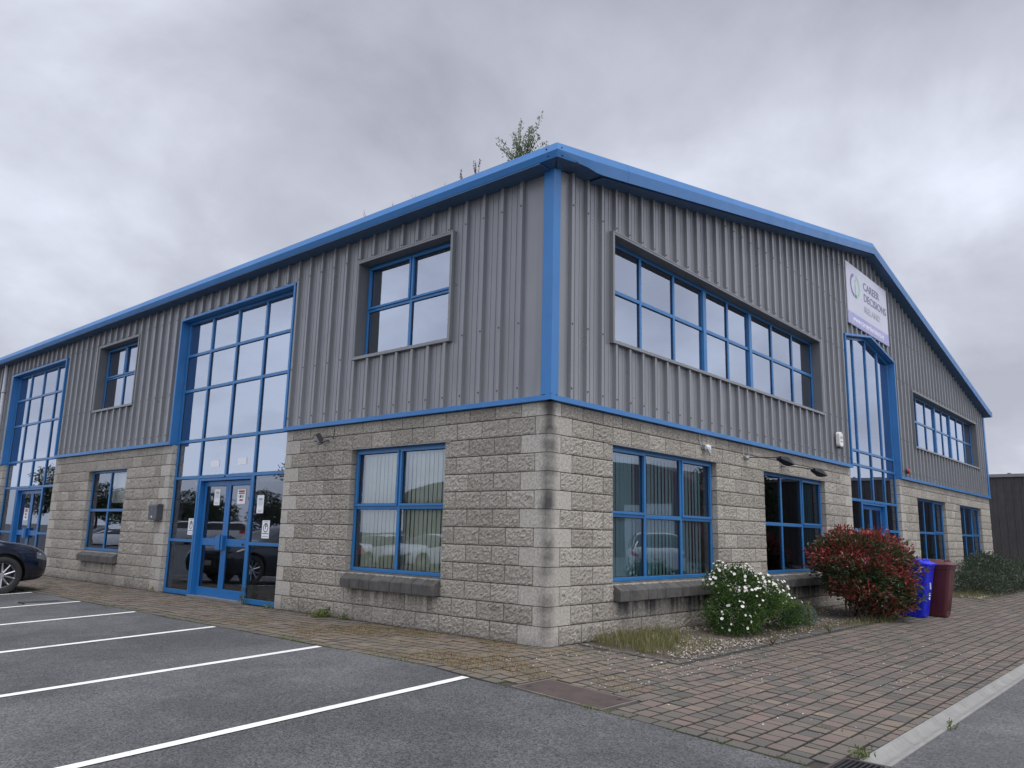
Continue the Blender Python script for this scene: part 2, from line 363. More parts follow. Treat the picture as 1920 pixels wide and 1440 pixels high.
def masonry(side, uend):
    B = {}
    ops = MOPEN[side]; talls = [o for o in ops if o[2] < 0]; mod = .45; H = 2.87
    for r in range(-1, 13):
        z0 = r * .225; z1 = min((r + 1) * .225, H)
        zc = (z0 + z1) / 2
        q = (.45 if r % 2 == 0 else .225) if side == 'L' else (.225 if r % 2 == 0 else .45)
        off = q
        segs = []; cur = q
        act = sorted([o for o in ops if o[2] <= zc <= o[3]])
        for o in act: segs.append((cur, o[0], o)); cur = o[1]
        segs.append((cur, uend, None))
        prev = None
        for (a, b, o) in segs:
            us = [a]
            full = lambda oo: oo is not None and oo[2] < 0
            # quoins beside the tall openings
            lead = tail = None
            if full(prev): lead = .225 if r % 2 else .42
            if full(o): tail = .42 if r % 2 else .2
            s0 = a + (lead or 0); s1 = b - (tail or 0)
            if lead: us.append(s0)
            k = math.ceil((s0 - off + 1e-6) / mod)
            u = off + k * mod
            while u < s1 - .09:
                if u > s0 + .09: us.append(u)
                u += mod
            if tail: us.append(s1)
            us.append(b)
            for i in range(len(us) - 1):
                u0, u1 = us[i], us[i + 1]
                smooth = (lead and i == 0) or (tail and i == len(us) - 2)
                near = min(u0, 30) < 9
                nu = (20 if near else 9) if not smooth else 4; nz = (11 if near else 5) if not smooth else 3
                g = .0062
                U = np.concatenate([[0, .0], np.linspace(0, 1, nu + 1), [1., 1.]]); Z = np.concatenate([[0, 0.], np.linspace(0, 1, nz + 1), [1., 1.]])
                uu, zz = np.meshgrid(u0 + g + U * (u1 - u0 - 2 * g), z0 + g + Z * (z1 - z0 - 2 * g), indexing='ij')
                I, J = np.meshgrid(np.arange(len(U)), np.arange(len(Z)), indexing='ij')
                e = np.minimum(np.minimum(I, len(U) - 1 - I), np.minimum(J, len(Z) - 1 - J))
                eb = np.minimum(e - 2, 1.)
                if smooth: d = np.zeros_like(uu)
                else:
                    ox, oz = RNG.integers(0, 512, 2)
                    ii = ((uu - u0) * 420 + ox).astype(int) % 512; jj = ((zz - z0) * 420 + oz).astype(int) % 512
                    t1, t2 = RNG.normal(0, .004, 2)
                    d = -TILE[ii, jj] * .0046 * np.where(e > 2, 1, .3) - np.where(e > 2, .0030, 0)
                d = np.where(e == 2, np.maximum(d, 0) + .002, d)
                d = np.where(e == 1, .016, d); d = np.where(e == 0, .12, d)
                v = d
                pts = np.stack([v, uu, zz] if side == 'L' else [uu, v, zz], -1).reshape(-1, 3)
                idx = np.arange(len(U) * len(Z)).reshape(len(U), len(Z))
                f = np.stack([idx[:-1, :-1], idx[1:, :-1], idx[1:, 1:], idx[:-1, 1:]], -1).reshape(-1, 4)
                if side == 'L': f = f[:, ::-1]
                key = sum(1 for o_ in talls if (u0 + u1) / 2 > o_[0])
                b_ = B.setdefault(key, dict(V=[], F=[], T=[], M=[], n=0))
                b_['V'].append(pts); b_['F'].append(f + b_['n']); b_['n'] += len(pts)
                b_['T'].append(np.full(len(f), float(np.clip(RNG.normal(.5, .27), 0, 1)))); b_['M'].append(np.full(len(f), 1 if smooth else 0))
            prev = o
    for k_, b_ in sorted(B.items(), reverse=True):
        o = np_mesh('block_wall', np.concatenate(b_['V']), np.concatenate(b_['F']), [rock_m, smooth_m], building, np.concatenate(b_['T']), np.concatenate(b_['M']), smooth=False)
    # bedding mortar
    mb = MB(); ops_ = sorted(MOPEN[side]); cur = .06
    def mrt(a, b, z0, z1): fbox(mb, side, a, b, .017, .11, z0, z1)
    for op in ops_:
        if op[2] < 0 and mb.v:
            mrt(cur + .010, op[0] - .010, -.3, 2.868); mb.build('mortar', mortar_m, o); mb = MB(); cur = op[1]; continue
        mrt(cur + .010, op[0] - .010, -.3, 2.868)
        if op[2] > 0: mrt(op[0] - .010, op[1] + .010, -.3, op[2] - .012); mrt(op[0] - .010, op[1] + .010, op[3] + .012, 2.868)
        cur = op[1]
    mrt(cur + .010, uend, -.3, 2.868)
    mb.build('mortar', mortar_m, o)
    # inner leaf
    mb = MB(); cur = .3
    for op in ops_:
        fbox(mb, side, cur, op[0] - .01, .112, .3, -.3, 2.868)
        if op[2] < 0: mb.build('inner_leaf', inner_m, building); mb = MB()
        if op[2] > 0: fbox(mb, side, op[0] - .01, op[1] + .01, .2, .3, -.3, op[2] - .02); fbox(mb, side, op[0] - .01, op[1] + .01, .2, .3, op[3] + .02, 2.868)
        cur = op[1] + .01
    fbox(mb, side, cur, uend, .112, .3, -.3, 2.868)
    mb.build('inner_leaf', inner_m, building)
    return o
wallL = masonry('L', LEND); wallR = masonry('R', WEND)
tag(wallL, 'split faced block wall below the cladding facing the car park'); tag(wallR, 'split faced block wall below the cladding on the gable side')

# rounded smooth corner quoins
mb = MB()
for r in range(-1, 13):
    z0 = r * .225 + .004; z1 = min((r + 1) * .225, 2.87) - .004
    lL = .45 if r % 2 == 0 else .225; lR = .225 if r % 2 == 0 else .45
    R_ = .045
    path = [(0.12, lL - .004), (0.002, lL - .004), (0, lL - .008)] + [(0, y) for y in np.linspace(lL - .05, R_, 3)]
    path += [(R_ - R_ * math.cos(t), R_ - R_ * math.sin(t)) for t in np.linspace(.2, math.pi / 2 - .2, 5)]
    path += [(x, 0) for x in np.linspace(R_, lR - .05, 3)] + [(lR - .008, 0), (lR - .004, .002), (lR - .004, .12)]
    n = len(path); mb.a = min(1, max(0, random.gauss(.55, .25))); mb.sm = False
    for i in range(n - 1):
        a, b = path[i], path[i + 1]
        mb.add([(a[0], a[1], z0), (b[0], b[1], z0), (b[0], b[1], z1), (a[0], a[1], z1)], [(0, 1, 2, 3)])
    inner = [(.1, lL), (.1, .1), (lR, .1)]
    for z in (z0, z1):
        for i in range(n - 1):
            mb.add([(path[i][0], path[i][1], z), (path[i + 1][0], path[i + 1][1], z), (.1, .1, z)], [(0, 1, 2)])
mb.build('corner_quoins', smooth_m, building)
mb = MB(); mb.box(.02, .11, .02, .11, -.3, 2.868); mb.box(.014, .1, .03, .06, -.3, 2.868); mb.box(.03, .06, .014, .1, -.3, 2.868)
mb.build('corner_mortar', mortar_m, wallL)

# ------------------------------------------------------------------ cladding
COPEN = {'L': [(1.78, 3.85, 3.9, 5.41), (5.65, 9.68, 2.8, 5.41), (11.72, 13.8, 3.9, 5.41), (15.93, 19.93, 2.8, 5.41)],
         'R': [(1.30, 8.95, 3.88, 5.38), (10.58, 14.22, 2.8, None), (15.78, 23.45, 3.85, 5.35)]}
GL = (5.86, 6.17)
def glz_top(u): return GL[0] + (GL[1] - GL[0]) * (1 - abs(u - 12.4) / 1.82)
def cladding(side, uend, ribs, u_start):
    # profile break points: (u, v)
    prof = [(u_start, -.004)]
    for i, c in enumerate(ribs):
        prof += [(c - .032, -.004), (c - .024, -.057), (c + .024, -.057), (c + .032, -.004)]
        if i + 1 < len(ribs):
            w = ribs[i + 1] - c
            for fr in (.36, .64):
                m = c + w * fr; prof += [(m - .013, -.004), (m - .010, -.0105), (m + .010, -.0105), (m + .013, -.004)]
    prof.append((uend, -.004)); prof = [q for q in prof if u_start - 1e-6 <= q[0] <= uend + 1e-6]
    us = np.array([q[0] for q in prof]); vs = np.array([q[1] for q in prof])
    cuts = []
    for o in COPEN[side]: cuts += [o[0], o[1]]
    if side == 'R': cuts += [PK[0], 12.4]
    allu = np.unique(np.concatenate([us, [c for c in cuts if u_start < c < uend]])); allv = np.interp(allu, us, vs)
    V = []; F = []
    for i in range(len(allu) - 1):
        a, b = allu[i], allu[i + 1]
        if b - a < 1e-5: continue
        m = (a + b) / 2
        spans = [[(2.937, 2.937), (soff_z(side, a) + .03, soff_z(side, b) + .03)]]
        for o in COPEN[side]:
            if o[0] < m < o[1]:
                top = (o[3], o[3]) if o[3] else (glz_top(a), glz_top(b))
                lo, hi = spans[0]; spans = []
                if o[2] > 2.9: spans.append([lo, (o[2], o[2])])
                spans.append([top, hi])
        for lo, hi in spans:
            n = len(V)
            V += [P(side, a, allv[i], lo[0]), P(side, b, allv[i + 1], lo[1]), P(side, b, allv[i + 1], hi[1]), P(side, a, allv[i], hi[0])]
            F.append((n, n + 1, n + 2, n + 3) if side == 'R' else (n + 3, n + 2, n + 1, n))
    return np_mesh('ribbed_cladding', V, F, clad_m, building)
ribsL = [.15 + .3375 * n for n in range(0, 100) if .15 + .3375 * n < LEND - .1]
ribsR = [.355 + .3355 * n for n in range(0, 74) if .355 + .3355 * n < WEND - .15]
cL = cladding('L', LEND, ribsL[1:], .02); cR = cladding('R', WEND, ribsR, .02)
# liner behind the cladding so no light leaks
mb = MB()
for s, e in (('L', LEND), ('R', WEND)):
    ops = sorted(COPEN[s]); cur = .1
    for o in ops:
        fpoly(mb, s, [(cur, 2.95), (o[0] - .002, 2.95), (o[0] - .002, soff_z(s, o[0])), (cur, soff_z(s, cur))], .01, .12)
        top = o[3] or 6.2
        if o[2] > 2.95: fbox(mb, s, o[0] - .002, o[1] + .002, .01, .12, 2.95, o[2] - .002)
        pts = [(o[0] - .002, top + .004), (o[1] + .002, top + .004), (o[1] + .002, soff_z(s, o[1]))]
        if o[0] < PK[0] < o[1] and s == 'R': pts.append((PK[0], soff_z(s, PK[0])))
        pts.append((o[0] - .002, soff_z(s, o[0])))
        fpoly(mb, s, pts, .01, .12); cur = o[1] + .002
    fpoly(mb, s, [(cur, 2.95), (e, 2.95), (e, soff_z(s, e)), (cur, soff_z(s, cur))], .01, .12)
mb.build('lining_panel', inner_m, building)

# screws on the ribs
mb = MB()
def screw_rows(side, ribs, uend):
    for c in ribs:
        for z in (3.07, 3.90, 5.49, 6.6, 7.5):
            zz = z
            if z == 3.9 and False: continue
            if zz > soff_z(side, c) - .12: continue
            skip = False
            for o in COPEN[side]:
                top = o[3] or glz_top(c)
                if o[0] - .07 < c < o[1] + .07 and o[2] - .07 < zz < top + .07:
                    skip = True
            if skip: continue
            p = P(side, c + random.uniform(-.004, .004), -.057, zz + random.uniform(-.006, .006)); d = (-.009, 0, 0) if side == 'L' else (0, -.009, 0)
            mb.cyl(p, Vector(p) + Vector(d), .0125, .010, 7)
screw_rows('L', ribsL[1:62], LEND); screw_rows('R', ribsR, WEND)
mb.build('cladding_screws', screw_m, building, smooth=False)

# base drip trim between blockwork and cladding
def trim(side, spans):
    for a, b in spans:
        mb = MB()
        prof = [(.02, 2.945), (-.05, 2.94), (-.071, 2.932), (-.071, 2.872), (.02, 2.872)]
        pts = [P(side, a, v, z) for v, z in prof]
        mb.prism(pts, (0, b - a, 0) if side == 'L' else (b - a, 0, 0))
        mb.build('drip_trim', blue_m, building)
trim('L', [(-.069, 5.60), (9.73, 15.88), (19.99, LEND)])
trim('R', [(-.0705, 10.53), (14.27, WEND)])

# corner flashing
mb = MB()
w0, w1 = .102, .080
loop = [(.0, w0), (-.064, w0), (-.064, -.064), (w1, -.064), (w1, .0), (.0, .0)]
mb.prism([(x, y, 2.94) for x, y in loop], (0, 0, 2.93))
mb.build('corner_flashing', blue_m, building, bevel=.006)
mb = MB(); mb.box(WEND - .14, WEND + .05, -.052, .3, 2.94, 5.87); mb.box(WEND - .01, WEND + .02, .02, .3, -.2, 2.93)
mb.build('corner_flashing', blue_m, building)
mb = MB(); mb.box(WEND - .1, WEND, .013, 30, -.3, 5.8); mb.box(.05, WEND, 33.9, 34, -.3, 5.8); mb.build('far_side_wall', clad_m, building)

# ------------------------------------------------------------------ windows
def border(mb, s, u0, u1, z0, z1, w, v0, v1, sides='LRTB'):
    if 'T' in sides: fbox(mb, s, u0 - w, u1 + w, v0, v1, z1, z1 + w)
    if 'B' in sides: fbox(mb, s, u0 - w, u1 + w, v0, v1, z0 - w, z0)
    if 'L' in sides: fbox(mb, s, u0 - w, u0, v0 + .002, v1, z0, z1)
    if 'R' in sides: fbox(mb, s, u1, u1 + w, v0 + .002, v1, z0, z1)
def pane(s, rects, v, glass, parent, name='pane'):
    mb = MB()
    for (a, b, c, d) in rects:
        # each pane sits a hair out of true so that its reflection breaks
        j = [random.uniform(-.0012, .0012) for _ in range(4)]
        q = [P(s, a, v + j[0], c), P(s, b, v + j[1], c), P(s, b, v + j[2], d), P(s, a, v - j[1] + j[0] + j[2] - j[0], d)]
        q[3] = P(s, a, v + j[0] + j[2] - j[1], d)
        if s == 'L': q = q[::-1]
        mb.add(q, [(0, 1, 2, 3)])
    return mb.build(name, glass, parent)
def gasket(s, rects, v, parent, w=.007):
    mb = MB()
    for (a, b, c, d) in rects: border(mb, s, a + w, b - w, c + w, d - w, w, v - .006, v + .012)
    return mb.build('gasket', gasket_m, parent)
def window(s, u0, u1, z0, z1, v, mulls, trans, glass, label=None, fw=.05, mw=.055, casement=(), thick=(), mat=None):
    """frame of one window with its panes, opening lights and gaskets as sub-parts"""
    mat = mat or bluef_m
    mb = MB(); D = .07
    fbox(mb, s, u0, u0 + fw, v, v + D, z0, z1); fbox(mb, s, u1 - fw, u1, v, v + D, z0, z1)
    fbox(mb, s, u0 + fw, u1 - fw, v + .001, v + D, z0, z0 + fw); fbox(mb, s, u0 + fw, u1 - fw, v + .001, v + D, z1 - fw, z1)
    es = [u0] + list(mulls) + [u1]
    for i, m in enumerate(mulls):
        w = mw * (1.9 if i in thick else 1)
        fbox(mb, s, m - w / 2, m + w / 2, v - (.02 if i in thick else 0) + .002, v + D, z0 + fw, z1 - fw)
    zs = [z0] + list(trans) + [z1]
    lo = [u0 + fw] + [m + mw / 2 for m in mulls]; hi = [m - mw / 2 for m in mulls] + [u1 - fw]
    for t in trans:
        for a, b in zip(lo, hi): fbox(mb, s, a, b, v + .004, v + D, t - mw / 2, t + mw / 2)
    w = mb.build('window', mat, building, bevel=.004)
    if label: w['label'] = label
    zl = [z0 + fw] + [t + mw / 2 for t in trans]; zh = [t - mw / 2 for t in trans] + [z1 - fw]
    rects = []; cas = MB()
    for i, (a, b) in enumerate(zip(lo, hi)):
        for j, (c, d) in enumerate(zip(zl, zh)):
            if (i, j) in casement:
                border(cas, s, a + .022, b - .022, c + .022, d - .022, .034, v - .018, v + .03)
                rects.append((a + .022, b - .022, c + .022, d - .022))
            else: rects.append((a, b, c, d))
    if casement: cas.build('casement', mat, w, bevel=.003)
    pane(s, rects, v + .028, glass, w); gasket(s, rects, v + .024, w)
    return w
def blinds(s, u0, u1, z0, z1, v, mat, parent, pitch=.089, ang=10, head=True):
    mb = MB(); n = int((u1 - u0) / pitch)
    for i in range(n):
        c = u0 + (i + .5) * pitch; a = rad(ang + random.uniform(-9, 9)); hw = .047
        hw = .048 if pitch > .09 else .047; du, dv = math.cos(a) * hw, math.sin(a) * hw; dz = random.uniform(-.006, .006)
        mb.quad(P(s, c - du, v - dv, z0 + dz), P(s, c + du, v + dv, z0 + dz), P(s, c + du, v + dv, z1), P(s, c - du, v - dv, z1))
    if head: fbox(mb, s, u0, u1, v - .02, v + .03, z1, z1 + .04)
    return mb.build('blind', mat, parent)
def sill(s, u0, u1, parent=None):
    mb = MB(); n = round((u1 - u0) / .225); w = (u1 - u0) / n
    for i in range(n):
        a = u0 + i * w + .004; b = u0 + (i + 1) * w - .004; dv = random.uniform(-.004, .004); dz = random.uniform(-.003, .003)
        prof = [(.11, .455), (-.105 + dv, .455), (-.108 + dv, .585 + dz), (-.098 + dv, .60 + dz), (.06, .688), (.11, .688)]
        mb.prism([P(s, a, q[0], q[1]) for q in prof], (0, b - a, 0) if s == 'L' else (b - a, 0, 0))
    fbox(mb, s, u0 + .003, u1 - .003, -.09, .108, .459, .575)
    return mb.build('sill', sill_m, parent or building, bevel=.003)
def lintel(s, u0, u1):
    mb = MB(); fbox(mb, s, u0 - .12, u1 + .12, -.012, .10, 2.469, 2.476); mb.build('lintel_edge', steel_m, building)
VL = .095
# ---- lower windows, car park side
w = window('L', 1.8, 3.825, .69, 2.47, VL, [2.8125], [1.61], glass_lo, 'lower window with cream vertical blinds nearest the corner', casement=((0, 1), (1, 1)))
blinds('L', 1.87, 3.76, .74, 2.38, .21, blindgreen_m, w); sill('L', 1.79, 3.79); lintel('L', 1.8, 3.825)
w = window('L', 11.7, 13.725, .69, 2.47, VL, [12.7125], [1.58], glass_lo, 'lower window left of the letterbox', casement=())
mb = MB(); mb.box(.24, .245, 11.76, 12.9, 1.75, 2.4); mb.build('blind', blindwhite_m, w); sill('L', 11.69, 13.6); lintel('L', 11.7, 13.725)
# ---- lower windows, gable side
TR = 1.555
w = window('R', 1.35, 4.275, .69, 2.47, VL, [2.29, 3.30], [TR], glass_lo, 'wide lower window with dark vertical blinds nearest the corner', casement=((0, 1), (2, 1)))
blinds('R', 1.42, 4.2, .74, 2.38, .21, blindteal_m, w, ang=6, pitch=.1); sill('R', 1.35, 4.3); lintel('R', 1.35, 4.275)
w = window('R', 6.075, 9.0, .69, 2.47, VL, [7.02, 7.98], [TR], glass_dark, 'lower window beside the red bush', casement=((2, 1),))
blinds('R', 8.05, 8.95, .74, 2.4, .21, blindteal_m, w, ang=6, pitch=.1); sill('R', 6.075, 9.0); lintel('R', 6.075, 9.0)
w = window('R', 15.75, 18.675, .69, 2.47, VL, [16.72, 17.7], [TR], glass_dark, 'lower window right of the gable entrance', casement=((2, 1),)); sill('R', 15.75, 18.675); lintel('R', 15.75, 18.675)
blinds('R', 17.75, 18.6, .74, 2.4, .21, blindteal_m, w, ang=6, pitch=.1)
w = window('R', 20.475, 23.4, .69, 2.47, VL, [21.45, 22.42], [TR], glass_dark, 'lower window at the far end of the gable wall', casement=((2, 1),)); sill('R', 20.475, 23.4); lintel('R', 20.475, 23.4)
blinds('R', 20.55, 23.3, .74, 2.4, .21, blindteal_m, w, ang=6, pitch=.1)

# ---- upper windows set in the cladding
def surround(s, u0, u1, z0, z1, v, parent):
    mb = MB(); border(mb, s, u0, u1, z0, z1, .048, -.070, .0)
    # folded lip
    border(mb, s, u0 - .03, u1 + .03, z0 - .03, z1 + .03, .02, -.076, -.062)
    a = mb.build('window_surround', greytrim_m, parent, bevel=.003)
    mb = MB(); e = .003
    fbox(mb, s, u0 - e, u0 + e, -.050, v - .002, z0 + e, z1 - e); fbox(mb, s, u1 - e, u1 + e, -.050, v - .002, z0 + e, z1 - e)
    fbox(mb, s, u0 - e, u1 + e, -.050, v - .002, z1 - e, z1 + .002); fbox(mb, s, u0 - e, u1 + e, -.050, v - .002, z0 - .002, z0 + e)
    mb.build('reveal', reveal_m, parent)
    # plaster lining inside
    mb = MB(); e = .02
    fbox(mb, s, u0 - e, u0, v + .082, v + .24, z0, z1); fbox(mb, s, u1, u1 + e, v + .082, v + .24, z0, z1)
    fbox(mb, s, u0 - e, u1 + e, v + .082, v + .24, z1, z1 + e); fbox(mb, s, u0 - e, u1 + e, v + .082, v + .24, z0 - e, z0)
    mb.build('lining', white_m, parent)
VU = .14
for (a, b, c, d), lab in zip([COPEN['L'][0], COPEN['L'][2]], ('upper four pane window nearest the corner, car park side', 'upper four pane window above the letterbox')):
    w = window('L', a, b, c, d, VU, [(a + b) / 2], [(c + d) / 2 + .02], glass_up, lab, casement=((0, 1), (1, 1)))
    surround('L', a, b, c, d, VU, w)
a, b, c, d = COPEN['R'][0]
w = window('R', a, b, c, d, VU - .02, [2.25, 3.22, 4.2, 5.07, 5.94, 6.92, 7.9], [c + .78], glass_up, 'long upper window of eight bays nearest the corner, gable side', thick=(2, 4), casement=())
surround('R', a, b, c, d, VU, w)
a, b, c, d = COPEN['R'][2]
w = window('R', a, b, c, d, VU - .02, [16.75, 17.7, 18.7, 19.6, 20.5, 21.48, 22.46], [c + .78], glass_up, 'long upper window of eight bays at the far end of the gable', thick=(2, 4))
surround('R', a, b, c, d, VU, w)

# ------------------------------------------------------------------ tall glazed screens with double doors
def leaf(s, ua, ub, z0, z1, v, mids, parent, meet, name='door'):
    st = .085; mb = MB(); D = .05
    fbox(mb, s, ua, ua + st, v, v + D, z0, z1); fbox(mb, s, ub - st, ub, v, v + D, z0, z1)
    fbox(mb, s, ua + st, ub - st, v + .001, v + D, z0, z0 + .15); fbox(mb, s, ua + st, ub - st, v + .001, v + D, z1 - .09, z1)
    fbox(mb, s, ua + st, ub - st, v - .004, v + D, mids[0], mids[1])
    d = mb.build(name, bluedoor_m, parent, bevel=.004)
    rects = [(ua + st, ub - st, z0 + .15, mids[0]), (ua + st, ub - st, mids[1], z1 - .09)]
    for r_ in rects: pane(s, [r_], v + .02, glass_lo, d); gasket(s, [r_], v + .016, d)
    return d
def screen(s, cols, z_rows, top_fn, ztop, v, door, surround_out, lab):
    """cols: mullion lines; door=(i0,i1) the bays that hold the doors; z_rows: transom heights"""
    u0, u1 = cols[0], cols[-1]; fw = .055; mw = .055; D = .09
    di0, di1 = door; dz = 2.2
    mb = MB()
    tz = lambda u: top_fn(u) if top_fn else ztop
    def vert(u, w, z0, z1f):
        fpoly(mb, s, [(u - w / 2, z0), (u + w / 2, z0), (u + w / 2, z1f(u + w / 2)), (u - w / 2, z1f(u - w / 2))], v, v + D)
    edge = lambda u: tz(u)
    vert(u0 + fw / 2, fw, .0, edge); vert(u1 - fw / 2, fw, .0, edge)
    for i, c in enumerate(cols[1:-1], 1):
        inside = di0 < i < di1
        vert(c, mw, dz if inside else .0, edge)
    # head
    pts = [(u0 + fw, tz(u0 + fw) - fw), (u0 + fw, tz(u0 + fw) - .001)]
    if top_fn: pts = [(u0 + fw, tz(u0 + fw) - fw), (12.4, tz(12.4) - fw), (u1 - fw, tz(u1 - fw) - fw), (u1 - fw, tz(u1 - fw) - .002), (12.4, tz(12.4) - .002), (u0 + fw, tz(u0 + fw) - .002)]
    else: pts = [(u0 + fw, ztop - fw), (u1 - fw, ztop - fw), (u1 - fw, ztop - .002), (u0 + fw, ztop - .002)]
    fpoly(mb, s, pts, v - .003, v + D)
    edges = [(cols[i] + (fw if i == 0 else mw / 2), cols[i + 1] - (fw if i == len(cols) - 2 else mw / 2)) for i in range(len(cols) - 1)]
    rects = []; polys = []
    side_mid = z_rows[0]
    for i, (a, b) in enumerate(edges):
        indoor = di0 <= i < di1
        zz = [dz] if indoor else [0.0, side_mid, dz]
        zz = sorted(set(zz + list(z_rows[1:])))
        if not indoor: fbox(mb, s, a, b, v + .002, v + D, .0, .085)
        for z in zz:
            if z > 0: fbox(mb, s, a, b, v + .002, v + D, z - mw / 2, z + mw / 2)
        lo = [z + mw / 2 if z > 0 else .085 for z in zz]; hi = [z - mw / 2 for z in zz[1:]]
        for c, d in zip(lo, hi): rects.append((a, b, c, d))
        polys.append((a, b, lo[-1]))
    fr = mb.build('glazed_screen', bluef_m, building, bevel=.004); fr['label'] = lab
    up = [r for r in rects if r[2] > 2.1]; low = [r for r in rects if r[2] <= 2.1]
    po = MB(); gk = MB()
    for a, b, z in polys:
        h = lambda u: tz(u) - fw
        q = [P(s, a, v + .03, z), P(s, b, v + .03, z), P(s, b, v + .03, h(b)), P(s, a, v + .03, h(a))]
        if s == 'L': q = q[::-1]
        po.add(q, [(0, 1, 2, 3)])
    pane(s, up, v + .03, glass_up, fr); pane(s, low, v + .03, glass_lo if s == 'L' else glass_dark, fr)
    po.build('pane', glass_up, fr); gasket(s, rects, v + .026, fr)
    # doors set back in a deep frame
    a, b = cols[di0], cols[di1]; vd = v + .10
    mb = MB(); dfw = .06
    fbox(mb, s, a + mw / 2 - .002, a + mw / 2 + dfw, v + .01, vd + .07, .0, dz - mw / 2)
    fbox(mb, s, b - mw / 2 - dfw, b - mw / 2 + .002, v + .01, vd + .07, .0, dz - mw / 2)
    fbox(mb, s, a + mw / 2 + dfw, b - mw / 2 - dfw, v + .012, vd + .07, dz - mw / 2 - .05, dz - mw / 2 - .001)
    mb.build('door_frame', bluedoor_m, fr, bevel=.003)
    mb = MB(); fbox(mb, s, a, b, v - .02, vd + .1, -.05, .018); mb.build('threshold', steel_m, fr)
    la, lb = a + mw / 2 + dfw + .004, b - mw / 2 - dfw - .004; mid = (la + lb) / 2; zt = dz - mw / 2 - .055
    d1 = leaf(s, mid + .003, lb, .022, zt, vd, (.93, 1.06), building, mid); d2 = leaf(s, la, mid - .003, .022, zt, vd, (.93, 1.06), building, mid)
    for d, sg in ((d1, 1), (d2, -1)):
        mb = MB(); c = mid + sg * .045
        fbox(mb, s, c - .02, c + .02, vd - .075, vd - .05, .86, 1.12)
        fbox(mb, s, c - .02, c + .02, vd - .05, vd - .004, .86, .88); fbox(mb, s, c - .02, c + .02, vd - .05, vd - .004, 1.10, 1.12)
        if sg > 0: fbox(mb, s, c - .012, c + .16, vd - .06, vd - .004, .86, 1.11)
        mb.build('handle', bluedoor_m, d, bevel=.003)
    mb = MB(); p = P(s, la + .22, vd - .004, .975); q = P(s, la + .22, vd - .02, .975); mb.cyl(p, q, .018, n=12)
    p = P(s, la + .05, vd - .004, .975); q = P(s, la + .05, vd - .02, .975); mb.cyl(p, q, .018, n=12); mb.build('lock', dark_m, d2)
    # projecting surround in the cladding zone
    mb = MB(); so, w = surround_out, .05
    f = (lambda u: top_fn(u)) if top_fn else (lambda u: ztop)
    fpoly(mb, s, [(u0 - w, 2.87), (u0, 2.87), (u0, f(u0)), (u0 - w, f(u0) + w * .3)], -so, v + D)
    fpoly(mb, s, [(u1, 2.87), (u1 + w, 2.87), (u1 + w, f(u1) + w * .3), (u1, f(u1))], -so, v + D)
    hd = ([(u0 - w, f(u0))] + ([(12.4, f(12.4) + .003)] if top_fn else []) + [(u1 + w, f(u1))])
    hd2 = [(u, z + w) for u, z in hd][::-1]
    fpoly(mb, s, hd + hd2, -so - .002, v + D)
    mb.build('screen_surround', blue_m, fr, bevel=.004)
    return fr, vd
scL, vdL = screen('L', [5.65, 6.74, 7.72, 8.70, 9.68], [1.0, 2.92, 3.95, 4.69], None, 5.41, .10, (1, 3), .07, 'tall blue framed glazing with double doors nearest the corner')
scF, vdF = screen('L', [15.93, 16.93, 17.92, 18.91, 19.93], [1.0, 2.92, 3.95, 4.69], None, 5.41, .10, (1, 3), .07, 'tall blue framed glazing with double doors by the dark car')
scR, vdR = screen('R', [10.6, 11.5, 12.4, 13.3, 14.2], [1.54, 3.0, 3.33], glz_top, 0, .08, (1, 3), .07, 'gabled glazing over the entrance on the gable side')
for scn in (scL, scF):
    mb = MB(); u = 5.7 if scn is scL else 15.98
    mb.box(.5, .52, u, u + 3.9, 2.1, 2.17); mb.build('light_strip_stand_in', white_m, scn)  # white bar added in place of the ceiling light strip behind the glass

# ------------------------------------------------------------------ eaves gutter, verge, soffit, roof
def eave_prof(a):   # (x, z) section of the boxed gutter, a = 0 at the eaves line
    return [(-.235, 6.055), (-.255, 6.06), (-.305, 5.94), (-.272, 5.86), (.02, 5.85), (.02, 5.95), (-.18, 5.97)]
mb = MB(); pr = eave_prof(0)
joins = [-.05] + [6 * i + 4.1 for i in range(5)] + [LEND]
for a, b in zip(joins[:-1], joins[1:]):
    mb.prism([(x, a + .0015, z) for x, z in pr], (0, b - a - .003, 0))
gut = mb.build('eaves_gutter', blue_m, building)
# verge following the gable, mitred into the gutter
slope = (PK[1] - 5.84) / PK[0]
def verge_ring(u, drop):
    z = soff_z('R', u)
    return [(u, -.235, z + .265), (u, -.255, z + .27), (u, -.305, z + .145), (u, -.278, z + .02 - drop), (u, .02, z + .01 - drop), (u, .02, z + .1), (u, -.18, z + .12)]
def verge(us, drops):
    m = MB()
    rings = [verge_ring(u, d) for u, d in zip(us, drops)]
    n = 7
    vs = [q for r in rings for q in r]; fs = []
    for i in range(len(rings) - 1):
        for j in range(n): fs.append((i * n + j, i * n + (j + 1) % n, (i + 1) * n + (j + 1) % n, (i + 1) * n + j))
    fs += [tuple(range(n)), tuple(range((len(rings) - 1) * n, len(rings) * n))]
    m.add(vs, fs); return m
us1 = [.05, .25, .4, .6, 1.1]; pieces = [(us1, [0, .0, .0, .02, .03])]
vg = MB()
def addv(us, drops):
    m = verge(us, drops); vg.add(m.v, m.f)
